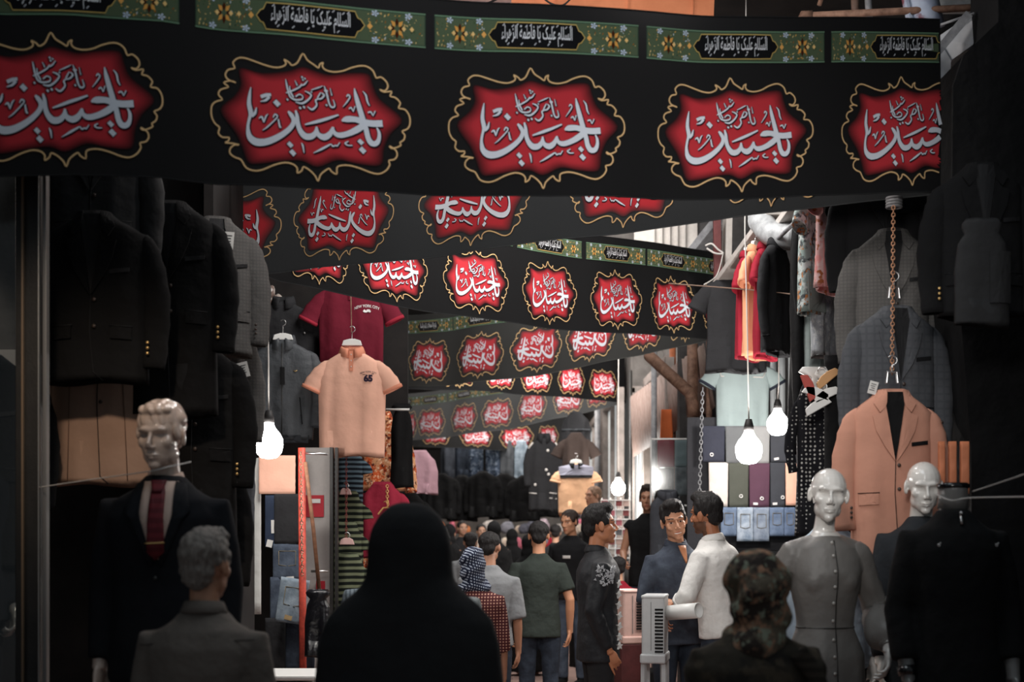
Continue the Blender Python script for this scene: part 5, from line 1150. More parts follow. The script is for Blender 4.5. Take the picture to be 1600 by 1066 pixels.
# --- far end: clothes across the lane and the busy stall below
fg = 'dark clothes hung across the far end'
rod = MB(); rod.tube([P(640, 700, 23.5), P(905, 700, 23.5)], .03, 8); tag(rod.build('clothes_rail', metal_dark), 'dark rail across the far end of the lane', 'rail')
bm_ = [cloth_black2, cloth_black]
proto = None
for k, px in enumerate((655, 690, 722, 755, 788, 820, 850)):
    Y = 22.6-.12*(k % 2)
    if proto is None:
        c = Cloth('black_garment', 'black garment in the lower far row', 'garment', P(px, 738, Y), 0, .44, .50, .72, .14, 1, 1, .02, fg); c.body(cloth_black2); [c.sleeve(cloth_black2, q, 'long') for q in (-1, 1)]; proto = c.root
    else: dup(proto, P(px, 738+(k % 3)*3, Y))
    r = proto if k == 0 else None
for k, (px, m, lab) in enumerate(((700, mat('dark_grey_denim', S(58, 62, 70), .9), 'dark grey jeans in the upper far row'), (722, jk, 'dark denim in the upper far row, left of the patterned one'), (744, mat('patterned_denim', S(76, 88, 106), .9, .1, 'floral', c2=[S(40, 50, 66), S(120, 130, 144)]), 'patterned blue garment in the upper far row'), (770, mat('patterned_denim'), 'second patterned blue garment in the upper far row'), (792, g_grey, 'grey garment in the upper far row'), (815, jl, 'light blue garment, right end of the upper far row'))):
    c = Cloth('hanging_garment', lab, 'garment', P(px, 690, 23.2), 0, .22, .24, .62, .1, 1, k, .02, 'grey blue clothes in the upper far row'); c.body(m)
c = Cloth('black_hoodie', 'black hoodie with pale buttons hanging right of the far row', 'jacket', P(850, 686, 19.2), 0, .36, .42, .98, .12, 1, 2, .014); c.body(cloth_black); [c.sleeve(cloth_black, q, 'long') for q in (-1, 1)]; c.collar(cloth_black, h=.08)
for (x, z) in ((.05, -.16), (.03, -.42), (-.12, -.62), (.06, -.48)): c.button(x, z, wire_white, .02)
for (x, z) in ((-.15, -.73), (.12, -.73), (.12, -.80)): c.line([(x-.05, z), (x+.05, z-.01)], wire_white, .008, 'white_stripe', .01)
for q in (-1, 1): c.line([(q*.15, -.05), (q*.21, -.13)], wire_white, .012, 'shoulder_stripe', .01)
yel = mat('yellow_tan_jersey', S(226, 178, 140), .9)
c = polo('polo_shirt', 'grey black and tan colour-block shirt on the far right rail', P(900, 726, 17.2), yel, cloth_black, L=.60, w=.40, bw=.44, seed=3, end=(.24, -.22), cuff=yel)
c.patch([(-.21, -.03), (-.08, .0), (.08, .0), (.21, -.03), (.21, -.13), (-.21, -.13)], mat('lilac_grey', S(150, 150, 164), .9), .008, 'grey_yoke', sub=6); c.patch([(-.21, -.13), (.21, -.13), (.21, -.165), (-.21, -.165)], cloth_black, .010, 'black_band', sub=6)
hanger('white hanger in the colour-block shirt', P(900, 722, 17.1), 0)
c = Cloth('brown_jacket', 'brown dark jacket above the colour-block shirt', 'jacket', P(900, 678, 17.8), 0, .30, .34, .42, .12, 1, 2, .014); c.body(mat('brown_black_cloth', S(52, 42, 38), .9)); [c.sleeve(mat('brown_black_cloth'), q, 'short') for q in (-1, 1)]
c = Cloth('black_hoodie', 'black top with grey lettering at the top of the far right column', 'top', P(900, 646, 18.1), 0, .32, .38, .36, .12, 1, 2, .014); c.body(cloth_black); c.patch([(-.18, -.20), (.18, -.20), (.18, -.22), (-.18, -.22)], g_grey, .008, 'stripe', sub=4)
rg = random.Random(11); pal = [S(214, 206, 200), S(220, 120, 140), S(190, 40, 60), S(236, 214, 196), S(150, 150, 160), S(226, 140, 90), S(100, 100, 112), S(200, 180, 190), S(120, 84, 70)]
gm = [mat('goods_%d' % i, c_, .8, .3, 'camo', c2=[tuple(min(1, x*1.3) for x in c_), tuple(x*.6 for x in c_)], sc=.8) for i, c_ in enumerate(pal)]
mb = MB(); mb.box((-.3, 25.1, .55), (3.6, .8, 1.1)); mb.box((-.3, 25.7, 1.25), (3.6, .5, .3)); mb.box((-.3, 26.1, 1.4), (3.6, .4, .6)); tag(mb.build('stall_table', brown_wall, smooth=False, bevel=.02), 'stepped stall table heaped with goods at the far end', 'table')
for k in range(90):
    px = 662+rg.uniform(0, 1)*262; r_ = k % 5; Y = (24.92, 25.2, 25.55, 25.8, 26.1)[r_]; z = (1.1, 1.1, 1.4, 1.4, 1.7)[r_]
    sz = rg.uniform(.08, .15); mb = MB(); mb.ell((0, 0, sz*.9), (sz*1.1, sz*.8, sz), n=12, m=8); mb.ell((sz*.4, -.02, sz*1.3), (sz*.5, sz*.5, sz*.7), n=10, m=6)
    o = mb.build('wrapped_goods', gm[k % 9], vox=.03, sm=2); o.location = P(px, 815, Y); o.location.z = z-.01+.12*rg.random()*0
    tag(o, 'small bright bundle heaped on the far stall table', 'bundle', 'bundles heaped on the far stall')
# ---------------------------------------------------------------- mannequins
mq = mat('glossy_mannequin', S(206, 184, 170), .22, .5, 'plain', coat=.6); mqd = mat('glossy_mannequin_white', S(232, 228, 222), .25, .5, 'plain', coat=.5); mqg = mat('grey_mannequin', S(120, 118, 116), .3, .5, 'plain', coat=.4)
def plinth(f, z, w_=.5):
    mb = MB(); mb.box((0, 0, -z/2/f.root.scale.x), (w_, w_, z/f.root.scale.x)); return mb
def mannequin(label, px, Y, base, k, face, m, head=(0, 0, 0), vox=.0045, arms=None, hd=True, fem=False, slim=1.0, group=None, brows=None, name='mannequin', cf=False, lean=(0, 0, 0)):
    f = Fig(name, label, 'mannequin', (P(px, 815, Y).x, Y, base), face, k, lean, head, slim, fem, group)
    for q, a in (arms or {}).items(): f.set_arm(q, **a)
    f.body(vox=vox, head=hd, mat_=m, colf=cf)
    mb = MB(); mb.box((0, 0, -base/k/2), (.44, .44, base/k)); mb.build('plinth', cloth_black2, f.root, smooth=False); return f
# suited mannequin, left
f = mannequin('glossy male mannequin in a black suit with a dark red tie', 258, 5.16, .245, 1.03, 0, mq, head=(6, 0, -11), vox=.0042, arms={-1: dict(curl=14, thumb=25, spread=1.3), 1: dict()})
hb = MB(); T = f.hd
hb.ell((0, .018, .050), (.082, .096, .080), T=T, n=24, m=16); hb.ell((0, -.035, .092), (.060, .045, .026), T=T); hb.ell((0, .066, -.005), (.06, .042, .05), T=T)
for q in (-1, 1): hb.ell((q*.069, -.012, .02), (.012, .03, .035), T=T)
Ti = T.inverted()
def comb(c, n):
    h = Ti @ c; return c+n*(.0028*sin(h.x*230+5*noise.noise(Vector((h.x*20, h.y*9, h.z*9)))+h.z*40)+.0022*noise.noise(Vector((h.x*90, h.y*25, h.z*25))))
hb.build('moulded_hair', mq, f.root, vox=.0045, sm=1, fn=comb)
suit = mat('black_suit_wool', S(30, 31, 35), .9, .15, wr=.25)
jk_ = f.top(suit, 'suit_jacket', hem=.78, ease=1.16, sleeve=1.0, vox=.011, wr=.004, cuff=.04)
f.trousers(mat('black_suit_wool')); f.shoes(cloth_black2)
def slab(f, pts, y, th, m, name, up=True):
    mb = MB(); mb.prism(pts, y-th/2, y+th/2, T=f.up); return mb.build(name, m, f.root, smooth=False, bevel=.002)
wshirt = mat('cream_shirt', S(206, 180, 166), .8, .2, wr=.2)
def front(f, pts, y0, th, m, name, prof=None, off=0):
    """panel that follows the chest"""
    P_ = []; n = len(pts); tt = [(z, b) for z, a, b in TOR]; at = [(z, a) for z, a, b in TOR]
    for i in range(n):
        a, b = pts[i], pts[(i+1) % n]
        for k in range(4): P_.append((a[0]+(b[0]-a[0])*k/4, a[1]+(b[1]-a[1])*k/4))
    cx_, cz_ = sum(p[0] for p in P_)/len(P_), sum(p[1] for p in P_)/len(P_)
    def yy(x, z): a = interp(at, z)*y0; b = interp(tt, z)*y0; return -b*(1-min(.97, abs(x)/a)**2.3)**(1/2.3)-off
    N_ = len(P_); mb = MB()
    vs_ = [f.up @ Vector((x, yy(x, z)-th, z)) for x, z in P_]+[f.up @ Vector((x, yy(x, z)+.01, z)) for x, z in P_]
    for t in (.66, .33): vs_ += [f.up @ Vector((cx_+(x-cx_)*t, yy(cx_+(x-cx_)*t, cz_+(z-cz_)*t)-th, cz_+(z-cz_)*t)) for x, z in P_]
    vs_.append(f.up @ Vector((cx_, yy(cx_, cz_)-th, cz_))); fs = []
    for j in range(N_):
        k = (j+1) % N_; fs += [(j, k, N_+k, N_+j), (k, j, 2*N_+j, 2*N_+k), (2*N_+k, 2*N_+j, 3*N_+j, 3*N_+k), (3*N_+k, 3*N_+j, 4*N_)]
    mb.add(vs_, fs); return mb.build(name, m, f.root)
front(f, [(-.062, 1.475), (.062, 1.475), (.064, 1.40), (.050, 1.27), (.012, 1.20), (-.030, 1.24), (-.060, 1.34)], 1.17, .004, wshirt, 'shirt_front')
f.collar(wshirt, r=.057, z=1.475, h=.05)
tie = mat('dark_red_tie', S(96, 26, 34), .6, .35, 'stripe', c2=S(112, 34, 42), wr=.1)
front(f, [(-.020, 1.462), (.020, 1.462), (.026, 1.435), (.032, 1.23), (.0, 1.20), (-.028, 1.23), (-.022, 1.435)], 1.17, .014, tie, 'necktie')
front(f, [(-.026, 1.478), (.026, 1.478), (.016, 1.436), (-.016, 1.436)], 1.17, .020, tie, 'tie_knot')
front(f, [(-.032, 1.262), (.034, 1.265), (.034, 1.260), (-.032, 1.257)], 1.17, .022, gold_metal, 'tie_clip')
for q in (-1, 1): front(f, [(q*.055, 1.475), (q*.085, 1.468), (q*.115, 1.37), (q*.09, 1.34), (q*.02, 1.18), (q*.008, 1.19), (q*.058, 1.36)], 1.17, .010, suit, 'lapel')
f.buttons([(f.up @ Vector((.0, -.142, 1.14)))], metal_dark, .008)
# mannequin behind the glass at the far left
f = mannequin('dark-suited mannequin behind the glass at the left edge', -62, 5.95, .42, 1.0, 12, mqg, vox=.009, group='mannequins in black at the sides', arms={1: dict(curl=38, thumb=30)})
f.top(suit, 'suit_jacket', hem=.78, ease=1.18, vox=.016); f.trousers(suit); f.shoes(cloth_black2)
# pale-headed mannequin in the grey dress
dress = mat('taupe_grey_satin', S(128, 124, 120), .45, .45, wr=.35)
f = mannequin('pale female mannequin in a long grey buttoned dress with balloon sleeves', 1289, 6.1, .10, 1.0, 6, mqd, head=(2, 4, -12), vox=.0042, fem=True, slim=.92,
    arms={1: dict(elbow=(.245, .05, 1.14), wrist=(.225, -.15, .99), hand=(-.02, -.04, -.2), back=(.9, -.3, 0), curl=26, spread=1.3, thumb=40), -1: dict(elbow=(-.26, .06, 1.13), wrist=(-.30, .03, .89))})
mb = MB(); rg_ = [(.02, .27, .22), (.3, .23, .19), (.6, .20, .155), (.80, .175, .135), (.95, .168, .125), (1.055, .126, .104), (1.08, .122, .102), (1.14, .128, .106), (1.24, .150, .120), (1.30, .155, .128), (1.36, .154, .112), (1.41, .132, .100), (1.440, .092, .082), (1.464, .060, .062)]
mb.loft([[f.up @ p for p in ringz(z, a, b, e=2.1)] for z, a, b in rg_])
for q in (-1, 1):
    mb.ell((q*.060, -.078, 1.265), (.058, .042, .058)); mb.tube([f.up @ Vector((q*.05, .0, 1.425)), f.sh[q]+Vector((0, 0, .004)), f.sh[q].lerp(f.arms[q][1], .25)], [.045, .058, .058], 14)
dr = mb.build('dress', dress, f.root, vox=.009, sm=3, fn=lambda c, n: c+n*((.007*sin(atan2(c.y, c.x)*9+c.z*2)*min(1, max(0, (1.0-c.z)*1.4)))+.003*noise.noise(c*9)))
for q in (-1, 1):
    sh, el, wr_, *_ = f.arms[q]; mb = MB(); u = [sh+Vector((-q*.05, 0, .0)), sh, sh.lerp(el, .5), el, el.lerp(wr_, .45), el.lerp(wr_, .80), el.lerp(wr_, .95), wr_]
    pp = cr([tuple(p)+(r,) for p, r in zip(u, (.045, .056, .055, .062, .078, .070, .034, .032))], 5)
    mb.tube([p[:3] for p in pp], [p[3] for p in pp], 28, hollow=.01)
    o = mb.build('sleeve', dress, f.root, fn=lambda c, n: c+n*.004*(sin(atan2(c.y-.0, c.x-q*.24)*7+c.z*6)+noise.noise(c*14)))
    b = MB(); b.tube([wr_-(wr_-el).normalized()*.03, wr_-(wr_-el).normalized()*.012], .037, 16); b.build('gathered_cuff', dress, o)
    if q > 0:
        b = MB()
        for sx in (-1, 1): b.tube([el+Vector((.045, -.045, .04)), el+Vector((.045+sx*.022, -.06, .055)), el+Vector((.045+sx*.03, -.06, .03)), el+Vector((.045, -.048, .035))], .004, 6); b.tube([el+Vector((.045, -.05, .035)), el+Vector((.05+sx*.012, -.065, -.05))], .003, 6)
        b.build('ribbon_bow', dress, o)
pb = mat('pearl_button', S(190, 186, 180), .3, .6, 'plain')
for z in (1.43, 1.375, 1.31, 1.245, 1.175, 1.10, 1.02, .95, .88, .81, .73):
    yb = -interp([(a, c) for a, b, c in rg_], z)-(.012 if 1.2 < z < 1.33 else .003); b = MB(); b.ell((0, yb, z), (.007, .004, .007), n=10, m=6); b.build('button', pb, dr)
b = MB(); b.tube([(.012, -interp([(a, c) for a, b_, c in rg_], z)-(.010 if 1.2 < z < 1.33 else .0), z) for z in (1.44, 1.38, 1.31, 1.25, 1.18, 1.08, .95, .80, .6, .3, .05)], .0025, 5); b.build('placket_edge', metal_dark, dr)
b = MB(); b.tube([Vector((cos(t)*.1245, sin(t)*.1035, 1.068)) for t in [k*2*pi/40 for k in range(41)]], .0028, 5); b.build('waist_seam', metal_dark, dr)
f = mannequin('mannequin in a pale blue top, mostly hidden behind the grey dress', 1296, 7.15, .06, 1.03, 0, mqd, vox=.009, fem=True, group='mannequins in black at the sides')
del f.root['group']; f.top(mat('pale_blue_cotton', S(176, 192, 206), .85), 'blouse', hem=.8, vox=.014); f.trousers(cloth_black2)
# bald mannequin head, right
f = mannequin('bald pale mannequin in a dark coat between the grey dress and the black turtleneck', 1440, 6.42, .17, .985, 0, mqd, head=(12, 0, -6), vox=.0045, slim=.86)
f.top(mat('slate_coat', S(50, 53, 57), .9, .15), 'coat', hem=.5, ease=1.2, vox=.014, sleeve=1.0); f.trousers(cloth_black2); f.shoes(cloth_black2)
# headless black turtleneck
f = mannequin('headless grey mannequin in a black zip top with a glossy black neck cap', 1490, 5.42, .14, 1.02, 0, mqg, hd=False, slim=.86, vox=.0045, arms={-1: dict(elbow=(-.20, .02, 1.12), wrist=(-.185, -.05, .88), hand=(.02, -.03, -.2), curl=22, thumb=30, spread=1.2), 1: dict(elbow=(.205, .02, 1.12), wrist=(.205, -.05, .88), curl=22, thumb=30, spread=1.2)})
mb = MB(); mb.tube([f.up @ Vector((0, .01, 1.50)), f.up @ Vector((0, .005, 1.575))], [.056, .054], 24); mb.build('neck', mqg, f.root)
mb = MB(); mb.tube([Vector((0, .005, z)) for z in (1.573, 1.578, 1.590, 1.596)], [.054, .060, .060, .050], 28); mb.build('neck_cap', mat('gloss_black', S(18, 18, 20), .15, .6, 'plain'), f.root)
f.top(cloth_black2, 'zip_top', hem=.72, ease=1.13, vox=.012, sleeve=.88)
f.trousers(cloth_black2); f.shoes(cloth_black2)
mb = MB(); mb.tube([(0, -.085, 1.475), (0, -.095, 1.44)], [.005, .007], 8); mb.ell((0, -.092, 1.482), .007); mb.build('zip_pull', metal_steel, f.root)
for x in (-.10, .11):
    mb = MB(); mb.torus((x, -.150, 1.365), .004, .002, n=10, m=6); mb.ell((x+.006, -.15, 1.372), .003, n=8, m=6); mb.build('silver_stud', metal_steel, f.root)
sh, el, wr_, *_ = f.arms[-1]; mb = MB(); mb.tube([el.lerp(wr_, .86), wr_], [.036, .034], 16); mb.build('wrist_band', mat('gloss_black'), f.root)
# far male mannequin in a vest
f = mannequin('male mannequin in a black vest under the awning, left of the smiling man', 1013, 13.6, .20, 1.0, -14, mat('skin', kind='attr', rough=.5, spec=.4), vox=.007, cf=True, brows=1, arms={-1: dict(elbow=(-.24, .0, 1.13), wrist=(-.20, -.20, 1.05))})
f.hair(mat('brown_hair', S(60, 46, 40), .6, .4, 'hair'), top=.01); f.top(cloth_black2, 'vest', hem=.8, sleeve=.05, vox=.014, ease=1.14); f.trousers(mat('mid_blue_denim'))
f = mannequin('fair mannequin head and shoulders beside the colour-block shirt', 929, 15.8, .38, .93, -60, mat('skin', kind='attr'), vox=.008, cf=True); f.hair(mat('fair_hair', S(150, 116, 92), .6, .4, 'hair')); f.top(cloth_black2, 'top', hem=.8, sleeve=.3, vox=.015); f.trousers(cloth_black2)
# ---------------------------------------------------------------- people in the foreground, seen from behind
gsh = mat('dim_brown_shirt', S(104, 96, 90), .85, .2, wr=.6); ghair = mat('grey_hair', S(150, 140, 132), .6, .4, 'hair')
f = person('grey-haired man from behind in a brown-grey collared shirt, lower left', 314, 4.4, .905, 174, None, gsh, cloth_black, SKIN, None, 1.0, (5, 0, 0), (-6, 0, -12), .0055, hem=.84, slim=1.0)
f.hair(ghair, amp=.011, length=.012, top=.008); f.collar(gsh, r=.064)
mb = MB(); mb.tube([f.up @ Vector((cos(t)*.20, .118-.03*abs(cos(t))-.01, 1.375-.01*cos(t))) for t in [pi*k/14 for k in range(15)]], .0025, 6); mb.build('yoke_seam', mat('dim_seam', S(60, 56, 52), .9), f.root)
f = Fig('person', 'woman in a black head-to-foot chador from behind, centre foreground', 'person', (P(641, 815, 4.25).x, 4.25, 0), 178, .945); f.body(SKIN, .012, hands=False); f.hd = f.up @ Tr(0, .0, 1.62)
ch = mat('black_chador', S(40, 40, 41), .95, .15, wr=.25); chador(f, ch, arms=.285); 
scarf_c = mat('brown_olive_print', S(104, 94, 80), .9, .2, 'camo', c2=[S(56, 48, 44), S(158, 120, 96), S(134, 138, 120)], sc=.9, wr=.8); coat = mat('dark_olive_coat', S(60, 55, 48), .95, .15, 'camo', c2=[S(44, 41, 38), S(74, 66, 56)], wr=.8, sc=.6)
f = person('woman in a brown printed headscarf and dark coat from behind, lower right', 1182, 4.4, .865, 190, None, coat, cloth_black, SKIN, None, 1.0, (2, 0, 0), (-4, 0, 20), .010, hands=False, hem=.5, slim=1.12, fem=True, ease=1.32)
mb = MB(); mb.ell((-.01, .012, .02), (.118, .125, .118), T=f.hd, n=20, m=14); mb.ell((.03, .075, .0), (.088, .075, .095), T=f.hd); mb.ell((0, .05, -.09), (.115, .105, .10), T=f.hd); mb.ell((.02, .08, -.20), (.115, .085, .10), T=f.hd); mb.ell((0, .0, -.18), (.125, .10, .07), T=f.hd)
mb.build('headscarf', scarf_c, f.root, vox=.007, sm=3, fn=lambda c, n: c+n*(.006*sin(c.z*40+c.x*30+3*noise.noise(c*6))+.007*noise.noise(c*9)))
mb = MB(); mb.tube([p[:3] for p in cr([(-.10, .14, 1.42), (-.17, .16, 1.30), (-.16, .175, 1.1), (-.10, .17, .9)], 5)], .035, 10, flat=.35, up=(0, 1, 0)); mb.build('shoulder_strap', mat('ribbed_knit', S(58, 52, 46), .9, .1, 'stripe', c2=S(42, 38, 34)), f.root)
# ---------------------------------------------------------------- people, middle distance
sh_grey = mat('pale_grey_shirt', S(176, 180, 178), .85, .2, wr=.5)
f = person('man in a pale grey shirt partly hidden by the black chador', 670, 5.7, .93, 188, None, sh_grey, cloth_black, SKIN, HAIR, 1.0, (4, 0, 0), (6, 0, -48), .006, hem=.84, collar=sh_grey)
f = person('person in a pale striped shirt at the left edge of the black chador', 607, 6.6, .925, 184, None, mat('pale_stripe_shirt', S(150, 164, 174), .85, .2, 'vstripe', c2=S(104, 116, 126), sc=1.6, wr=.5), cloth_black, SKIN, HAIR, .4, (6, 0, 0), (0, 0, 0), .012, hem=.84, slim=.95)
ksc = mat('blue_white_check_scarf', S(36, 42, 62), .9, .15, 'scarf', c2=S(170, 178, 194), wr=.5, sc=1.35); knit = mat('maroon_dotted_knit', S(84, 40, 44), .9, .15, 'knit', c2=S(196, 150, 130), wr=.4)
f = person('woman in a navy and white checked headscarf and maroon dotted sweater', 738, 8.4, .835, 176, None, knit, cloth_black, SKIN, None, .62, (0, 0, 0), (0, 0, 10), .010, hem=.98, fem=True, slim=1.1, hands=True, ease=1.22)
mb = MB(); mb.ell((0, .012, .022), (.092, .110, .112), T=f.hd, n=20, m=14); mb.ell((0, .05, -.08), (.085, .075, .10), T=f.hd); mb.ell((0, .055, -.16), (.13, .075, .05), T=f.hd); mb.ell((-.05, -.03, -.15), (.09, .09, .05), T=f.hd); mb.ell((0, .03, -.045), (.092, .098, .10), T=f.hd); mb.build('headscarf', ksc, f.root, vox=.008, sm=3, fn=lambda c, n: c+n*.006*(sin(c.z*60+c.x*30)+noise.noise(c*12)))
mb = MB(); mb.tube([f.up @ p for p in ringz(.985, .182, .135, n=30)], .012, 8); mb.build('white_hem', white_plastic, f.root)
f = person('broad man in a plain grey shirt beside the checked headscarf', 764, 9.6, .885, 178, None, mat('plain_grey_cotton', S(130, 132, 134), .85, .2, wr=.5), mat('dark_denim'), SKIN, HAIR, .5, (5, 0, 0), (0, 0, -12), .008, hem=.88, slim=1.0)
grn = mat('dark_green_tee', S(52, 58, 54), .9, .15, wr=.6)
f = person('man in a dark green t-shirt walking away in the centre', 842, 10.6, .925, 180, None, grn, mat('dark_denim'), S(196, 140, 108), HAIR, .36, (2, 0, 0), (0, 0, 0), .006, hem=.82, slim=.95, arms={-1: dict(elbow=(-.25, .03, 1.12), wrist=(-.25, -.03, .87)), 1: dict(elbow=(.25, .03, 1.12), wrist=(.245, -.04, .87))})
# man with the embroidered black shirt, profile
emb = mat('black_silky_shirt', S(34, 36, 40), .6, .35, wr=.6)
f = person('man in profile wearing a black embroidered shirt, hand at his side', 934, 8.6, .975, 96, None, emb, cloth_black, S(186, 124, 90), HAIR, 1.0, (0, 0, 0), (-3, 0, 4), .0048, hem=.80, htop=.012, collar=emb, arms={-1: dict(elbow=(-.20, .06, 1.12), wrist=(-.17, -.04, .875), hand=(-.0, -.10, -.2), back=(-1, .2, 0), curl=10, curls=[4, 30, 42, 50], thumb=30), 1: dict()})
mb = MB(); silv = mat('silver_embroidery', S(176, 178, 182), .5, .4, 'plain'); rg = random.Random(4)
def onarm(t, a, z=0): sh, el, wr_, *_ = f.arms[-1]; p = sh.lerp(el, t); return p+Vector((-cos(a)*.083, -sin(a)*.083, z))
for k in range(95):
    a = rg.uniform(-.5, 1.3); t = rg.uniform(-.02, .36)+.06*sin(a*5); c_ = onarm(t, a); ex = rg.uniform(.005, .0115); an = rg.uniform(0, pi)
    d1 = Vector((sin(a), -cos(a), 0)); pts = [c_+d1*(cos(an+q)*ex*(1 if j % 2 else .4))+Vector((0, 0, sin(an+q)*ex*(1 if j % 2 else .4))) for j, q in enumerate([0, pi/3, 2*pi/3, pi, 4*pi/3, 5*pi/3])]
    n_ = Vector((-cos(a), -sin(a), 0))*.004; mb.add([p+n_ for p in pts]+[p-n_ for p in pts], [(0, 1, 2, 3, 4, 5), (6, 7, 8, 9, 10, 11)]+[(j, (j+1) % 6, 6+(j+1) % 6, 6+j) for j in range(6)])
mb.build('shoulder_embroidery', silv, f.root, smooth=False)
for k, z in enumerate((1.28, 1.215, 1.15, 1.085, 1.02, .955, .90)):
    c_ = Vector((-.128, -.103 if z > 1.1 else -.108, z)); pts = []; nn = 5 if k > 4 else 4
    for j in range(nn*2): a = j*pi/nn+.3; r_ = .026 if j % 2 == 0 else .011; pts.append(c_+Vector((-cos(a)*r_*.6, cos(a)*r_*.8, sin(a)*r_)))
    b = MB(); m_ = len(pts); o_ = Vector((-.8, -.6, 0))*.014; b.add([p+o_ for p in pts]+[p for p in pts], [tuple(range(m_)), tuple(range(m_, 2*m_))[::-1]]+[(j, (j+1) % m_, m_+(j+1) % m_, m_+j) for j in range(m_)]); b.build('white_motif', white_plastic, f.root, smooth=False)
# smiling man
nv = mat('navy_denim_shirt', S(58, 64, 76), .8, .2, 'denim', c2=S(72, 80, 92), wr=.6)
f = person('smiling man in a navy denim shirt facing the camera', 1059, 9.2, .995, 18, None, nv, mat('dark_denim'), S(196, 144, 114), HAIR, .66, (4, -3, 0), (2, -9, -13), .0040, smile=1, hem=.84, htop=.016, collar=nv, slim=.95, arms={-1: dict(elbow=(-.25, -.02, 1.13), wrist=(-.03, -.24, 1.08), hand=(.2, -.05, -.02), back=(-.2, -.9, .3), curl=30), 1: dict(elbow=(.24, .05, 1.13), wrist=(.20, -.18, 1.02))})
mb = MB(); mb.ell((0, -.0725, -.0665), (.025, .0158, .0078), T=f.hd, n=16, m=8); mb.build('teeth', mat('teeth_white', S(236, 230, 222), .4, .5, 'plain'), f.root)
for z, x0, x1 in ((1.23, .02, .15), (1.10, -.12, .15)): mb = MB(); mb.tube([f.up @ Vector((x0+(x1-x0)*k/6, -.138+.05*(abs(x0+(x1-x0)*k/6)/.17)**2, z)) for k in range(7)], .004, 6); mb.build('pale_stripe', mat('pale_seam', S(150, 164, 182), .8), f.root)
front(f, [(-.02, 1.48), (.03, 1.48), (.015, 1.38), (.005, 1.37)], 1.12, .012, mat('skin_patch', S(196, 134, 98), .5), 'open_neck'); f.buttons([(f.up @ Vector((.0, -.14, z))) for z in (1.33, 1.25, 1.17)], wire_white, .005)
# white shirt man
ws = mat('white_shirt_cotton', S(234, 232, 228), .85, .2, wr=.8)
f = person('bearded man in a white shirt with rolled sleeves, seen from behind his left side', 1130, 8.75, 1.02, -128, None, ws, mat('dark_denim'), S(172, 112, 80), HAIR, .72, (7, 4, 0), (-4, 0, -4), .0046, hem=.90, beard=.75, htop=.014, collar=ws, slim=1.0, ease=1.16,
    arms={1: dict(elbow=(.30, -.07, 1.15), wrist=(.26, -.20, 1.06), hand=(.0, -.12, -.18), back=(.2, -.5, .8), curl=34, thumb=30, spread=1.2), -1: dict(elbow=(-.2, -.18, 1.14), wrist=(-.02, -.38, 1.06))})
for q in (1, -1):
    sh, el, wr_, *_ = f.arms[q]; mb = MB(); mb.tube([el.lerp(wr_, .36), el.lerp(wr_, .50)], [.056, .053], 18); mb.build('rolled_cuff', ws, f.root, fn=lambda c, n: c+n*.003*sin(c.z*200+c.x*90))
mb = MB(); a, b = P(1044, 958, 8.48), P(1092, 954, 8.33); mb.tube([a, a.lerp(b, .5), b], [.044, .046, .046], 22, hollow=.03); tag(mb.build('paper_roll', white_plastic), 'white roll held by the man in the white shirt', 'roll')
# air coolers
def cooler(label, px0, px1, py0, py1, Y, rz, m, stand, slots=13):
    w_, h_ = (px1-px0)/F*Y, (py1-py0)/F*Y; c_ = P((px0+px1)/2, (py0+py1)/2, Y); t = thing('air_cooler', label, 'air cooler', (c_.x, Y, c_.z-h_/2), radians(rz), 'air coolers beside the men')
    W = w_*.86; D = .24; mb = MB(); mb.box((0, 0, h_*.52), (W, D, h_*.96)); mb.build('housing', m, t, smooth=False, bevel=.012)
    mb = MB(); mb.box((0, 0, h_*.985), (W*1.04, D*1.04, h_*.05)); mb.build('top_cover', m, t, smooth=False, bevel=.008)
    mb = MB(); mb.box((0, 0, h_*.07), (W*1.12, D*1.15, h_*.14)); mb.build('water_tank', m, t, smooth=False, bevel=.01)
    mb = MB(); mb.box((-W*.08, -D/2-.002, h_*.55), (W*.02, .004, h_*.72)); mb.build('panel_groove', mat('groove_grey', S(110, 110, 110), .6), t, smooth=False)
    for k in range(slots): mb = MB(); z = h_*(.80-.052*k); mb.box((W*.27, -D/2-.003, z), (W*.36, .008, h_*.025)); mb.build('vent_slot', cloth_black2, t, smooth=False)
    mb = MB(); b_ = c_.z-h_/2
    if stand:
        for sx in (-1, 1):
            for sy in (-1, 1): l = MB(); l.bar((sx*W*.42, sy*D*.4, 0), (sx*W*.46, sy*D*.45, -b_), .025, .025); l.build('leg', m, t, smooth=False)
    else: mb.box((0, .02, -b_/2), (W*1.25, D*1.3, b_)); mb.build('stand', mat('dark_red_stand', S(84, 40, 40), .6, .3, 'worn'), t, smooth=False, bevel=.008)
cooler('white air cooler on legs with black vent slots', 1003, 1044, 930, 1034, 8.5, -12, mat('cooler_white', S(200, 202, 202), .4, .4, 'worn', c2=S(180, 182, 184), sc=.6), True)
cooler('pinkish beige air cooler on a dark red stand', 962, 1003, 922, 1004, 9.9, 14, mat('cooler_beige', S(206, 172, 162), .4, .4, 'worn', c2=S(190, 156, 146), sc=.6), False, 11)
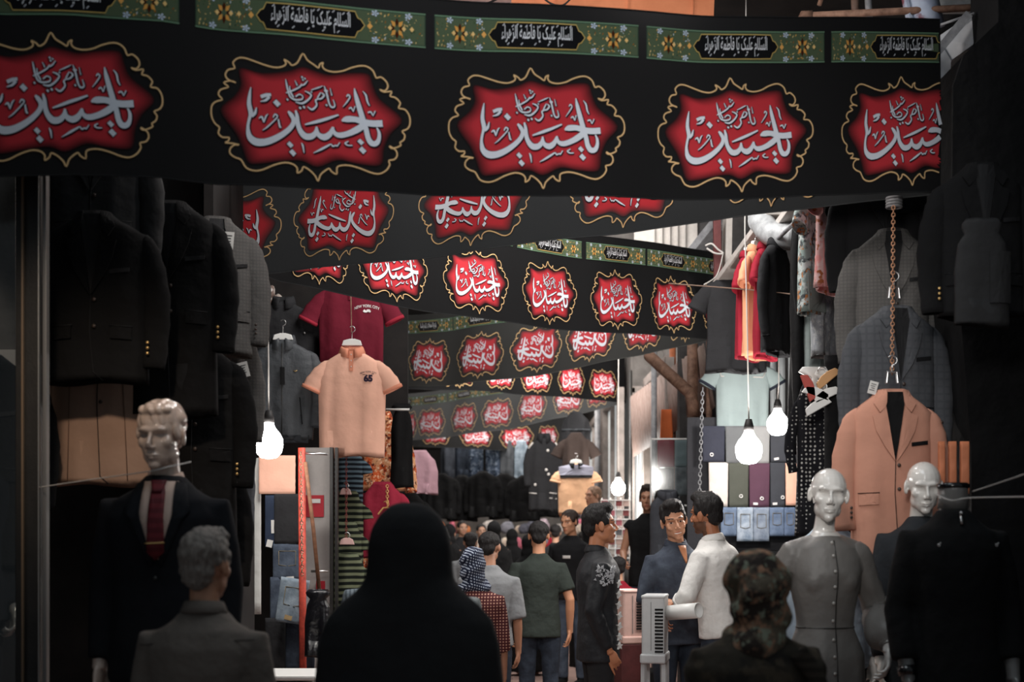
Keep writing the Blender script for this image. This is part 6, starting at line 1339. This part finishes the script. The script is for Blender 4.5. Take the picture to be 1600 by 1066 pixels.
# ---------------------------------------------------------------- people, far
bt = mat('black_tee', S(30, 30, 32), .9, .15, wr=.4)
f = person('young man in a black t-shirt with a chest print, looking down, far right of centre', 893, 14.0, .99, -24, None, bt, mat('mid_blue_denim'), S(200, 146, 114), mat('brown_hair'), .35, (0, 0, 0), (10, 0, -14), .007, hem=.86)
front(f, [(-.04, 1.30), (.04, 1.30), (.04, 1.27), (-.04, 1.27)], 1.13, .008, wire_white, 'chest_print')
blkf = [mat('black_tee'), cloth_black, cloth_black2]
FAR = [(702, 18.0, .90, 150, 'veil', 'woman in a black veil far left of centre, arms folded'), (722, 21.0, .93, 20, 'man', 'far man in a dark shirt behind the black veils'), (772, 17.0, .92, 190, 'veil', 'woman in black walking away behind the checked headscarf'), (752, 21.5, .9, 10, 'pale', 'far person in a cream top left of the woman in black'),
       (800, 19.5, .86, 170, 'veil', 'woman in a black veil just left of the green t-shirt man'), (826, 15.0, .84, 200, 'veil', 'short black-clad figure behind the green t-shirt man'), (868, 18.5, .90, 185, 'man', 'far man in dark clothes right of the green t-shirt man'), (676, 20.0, .95, 160, 'man', 'far man in dark clothes at the left end of the crowd'),
       (912, 19.0, .85, 175, 'red', 'far figure in a red top behind the embroidered man'), (735, 14.5, .86, 185, 'man2', 'dark-haired man close behind the checked headscarf'), (966, 11.6, .76, 200, 'redsit', 'child in a red top behind the coolers')]
for px, Y, k, fc, kd, lab in FAR:
    if kd == 'veil':
        f = Fig('person', lab, 'person', (P(px, 815, Y).x, Y, 0), fc, k, fem=True); f.body(SKIN, .012, hands=True); 
        mb = MB(); mb.loft([ringz(z, a, b, e=2.2) for z, a, b in ((.05, .26, .2), (.6, .22, .18), (1.0, .21, .17), (1.3, .21, .14), (1.42, .17, .11), (1.5, .08, .08))])
        for q in (-1, 1): sh, el, wr_, *_ = f.arms[q]; mb.tube([sh, el, el.lerp(wr_, .8)], [.07, .07, .06], 10)
        mb.ell((0, .025, .025), (.092, .10, .11), T=f.hd); mb.ell((0, .03, -.1), (.10, .09, .08), T=f.hd); mb.build('veil', cloth_black2, f.root, vox=.018, sm=4, fn=wrinkle(.01, 6, px))
    else:
        tm = {'man': cloth_black, 'man2': mat('plain_grey_cotton'), 'pale': mat('cream_cotton', S(206, 190, 176), .9), 'red': darkred, 'redsit': darkred}[kd]
        person(lab, px, Y, k, fc, None, tm, mat('dark_denim'), SKIN_L, HAIR, .4, vox=.012, hem=.86)
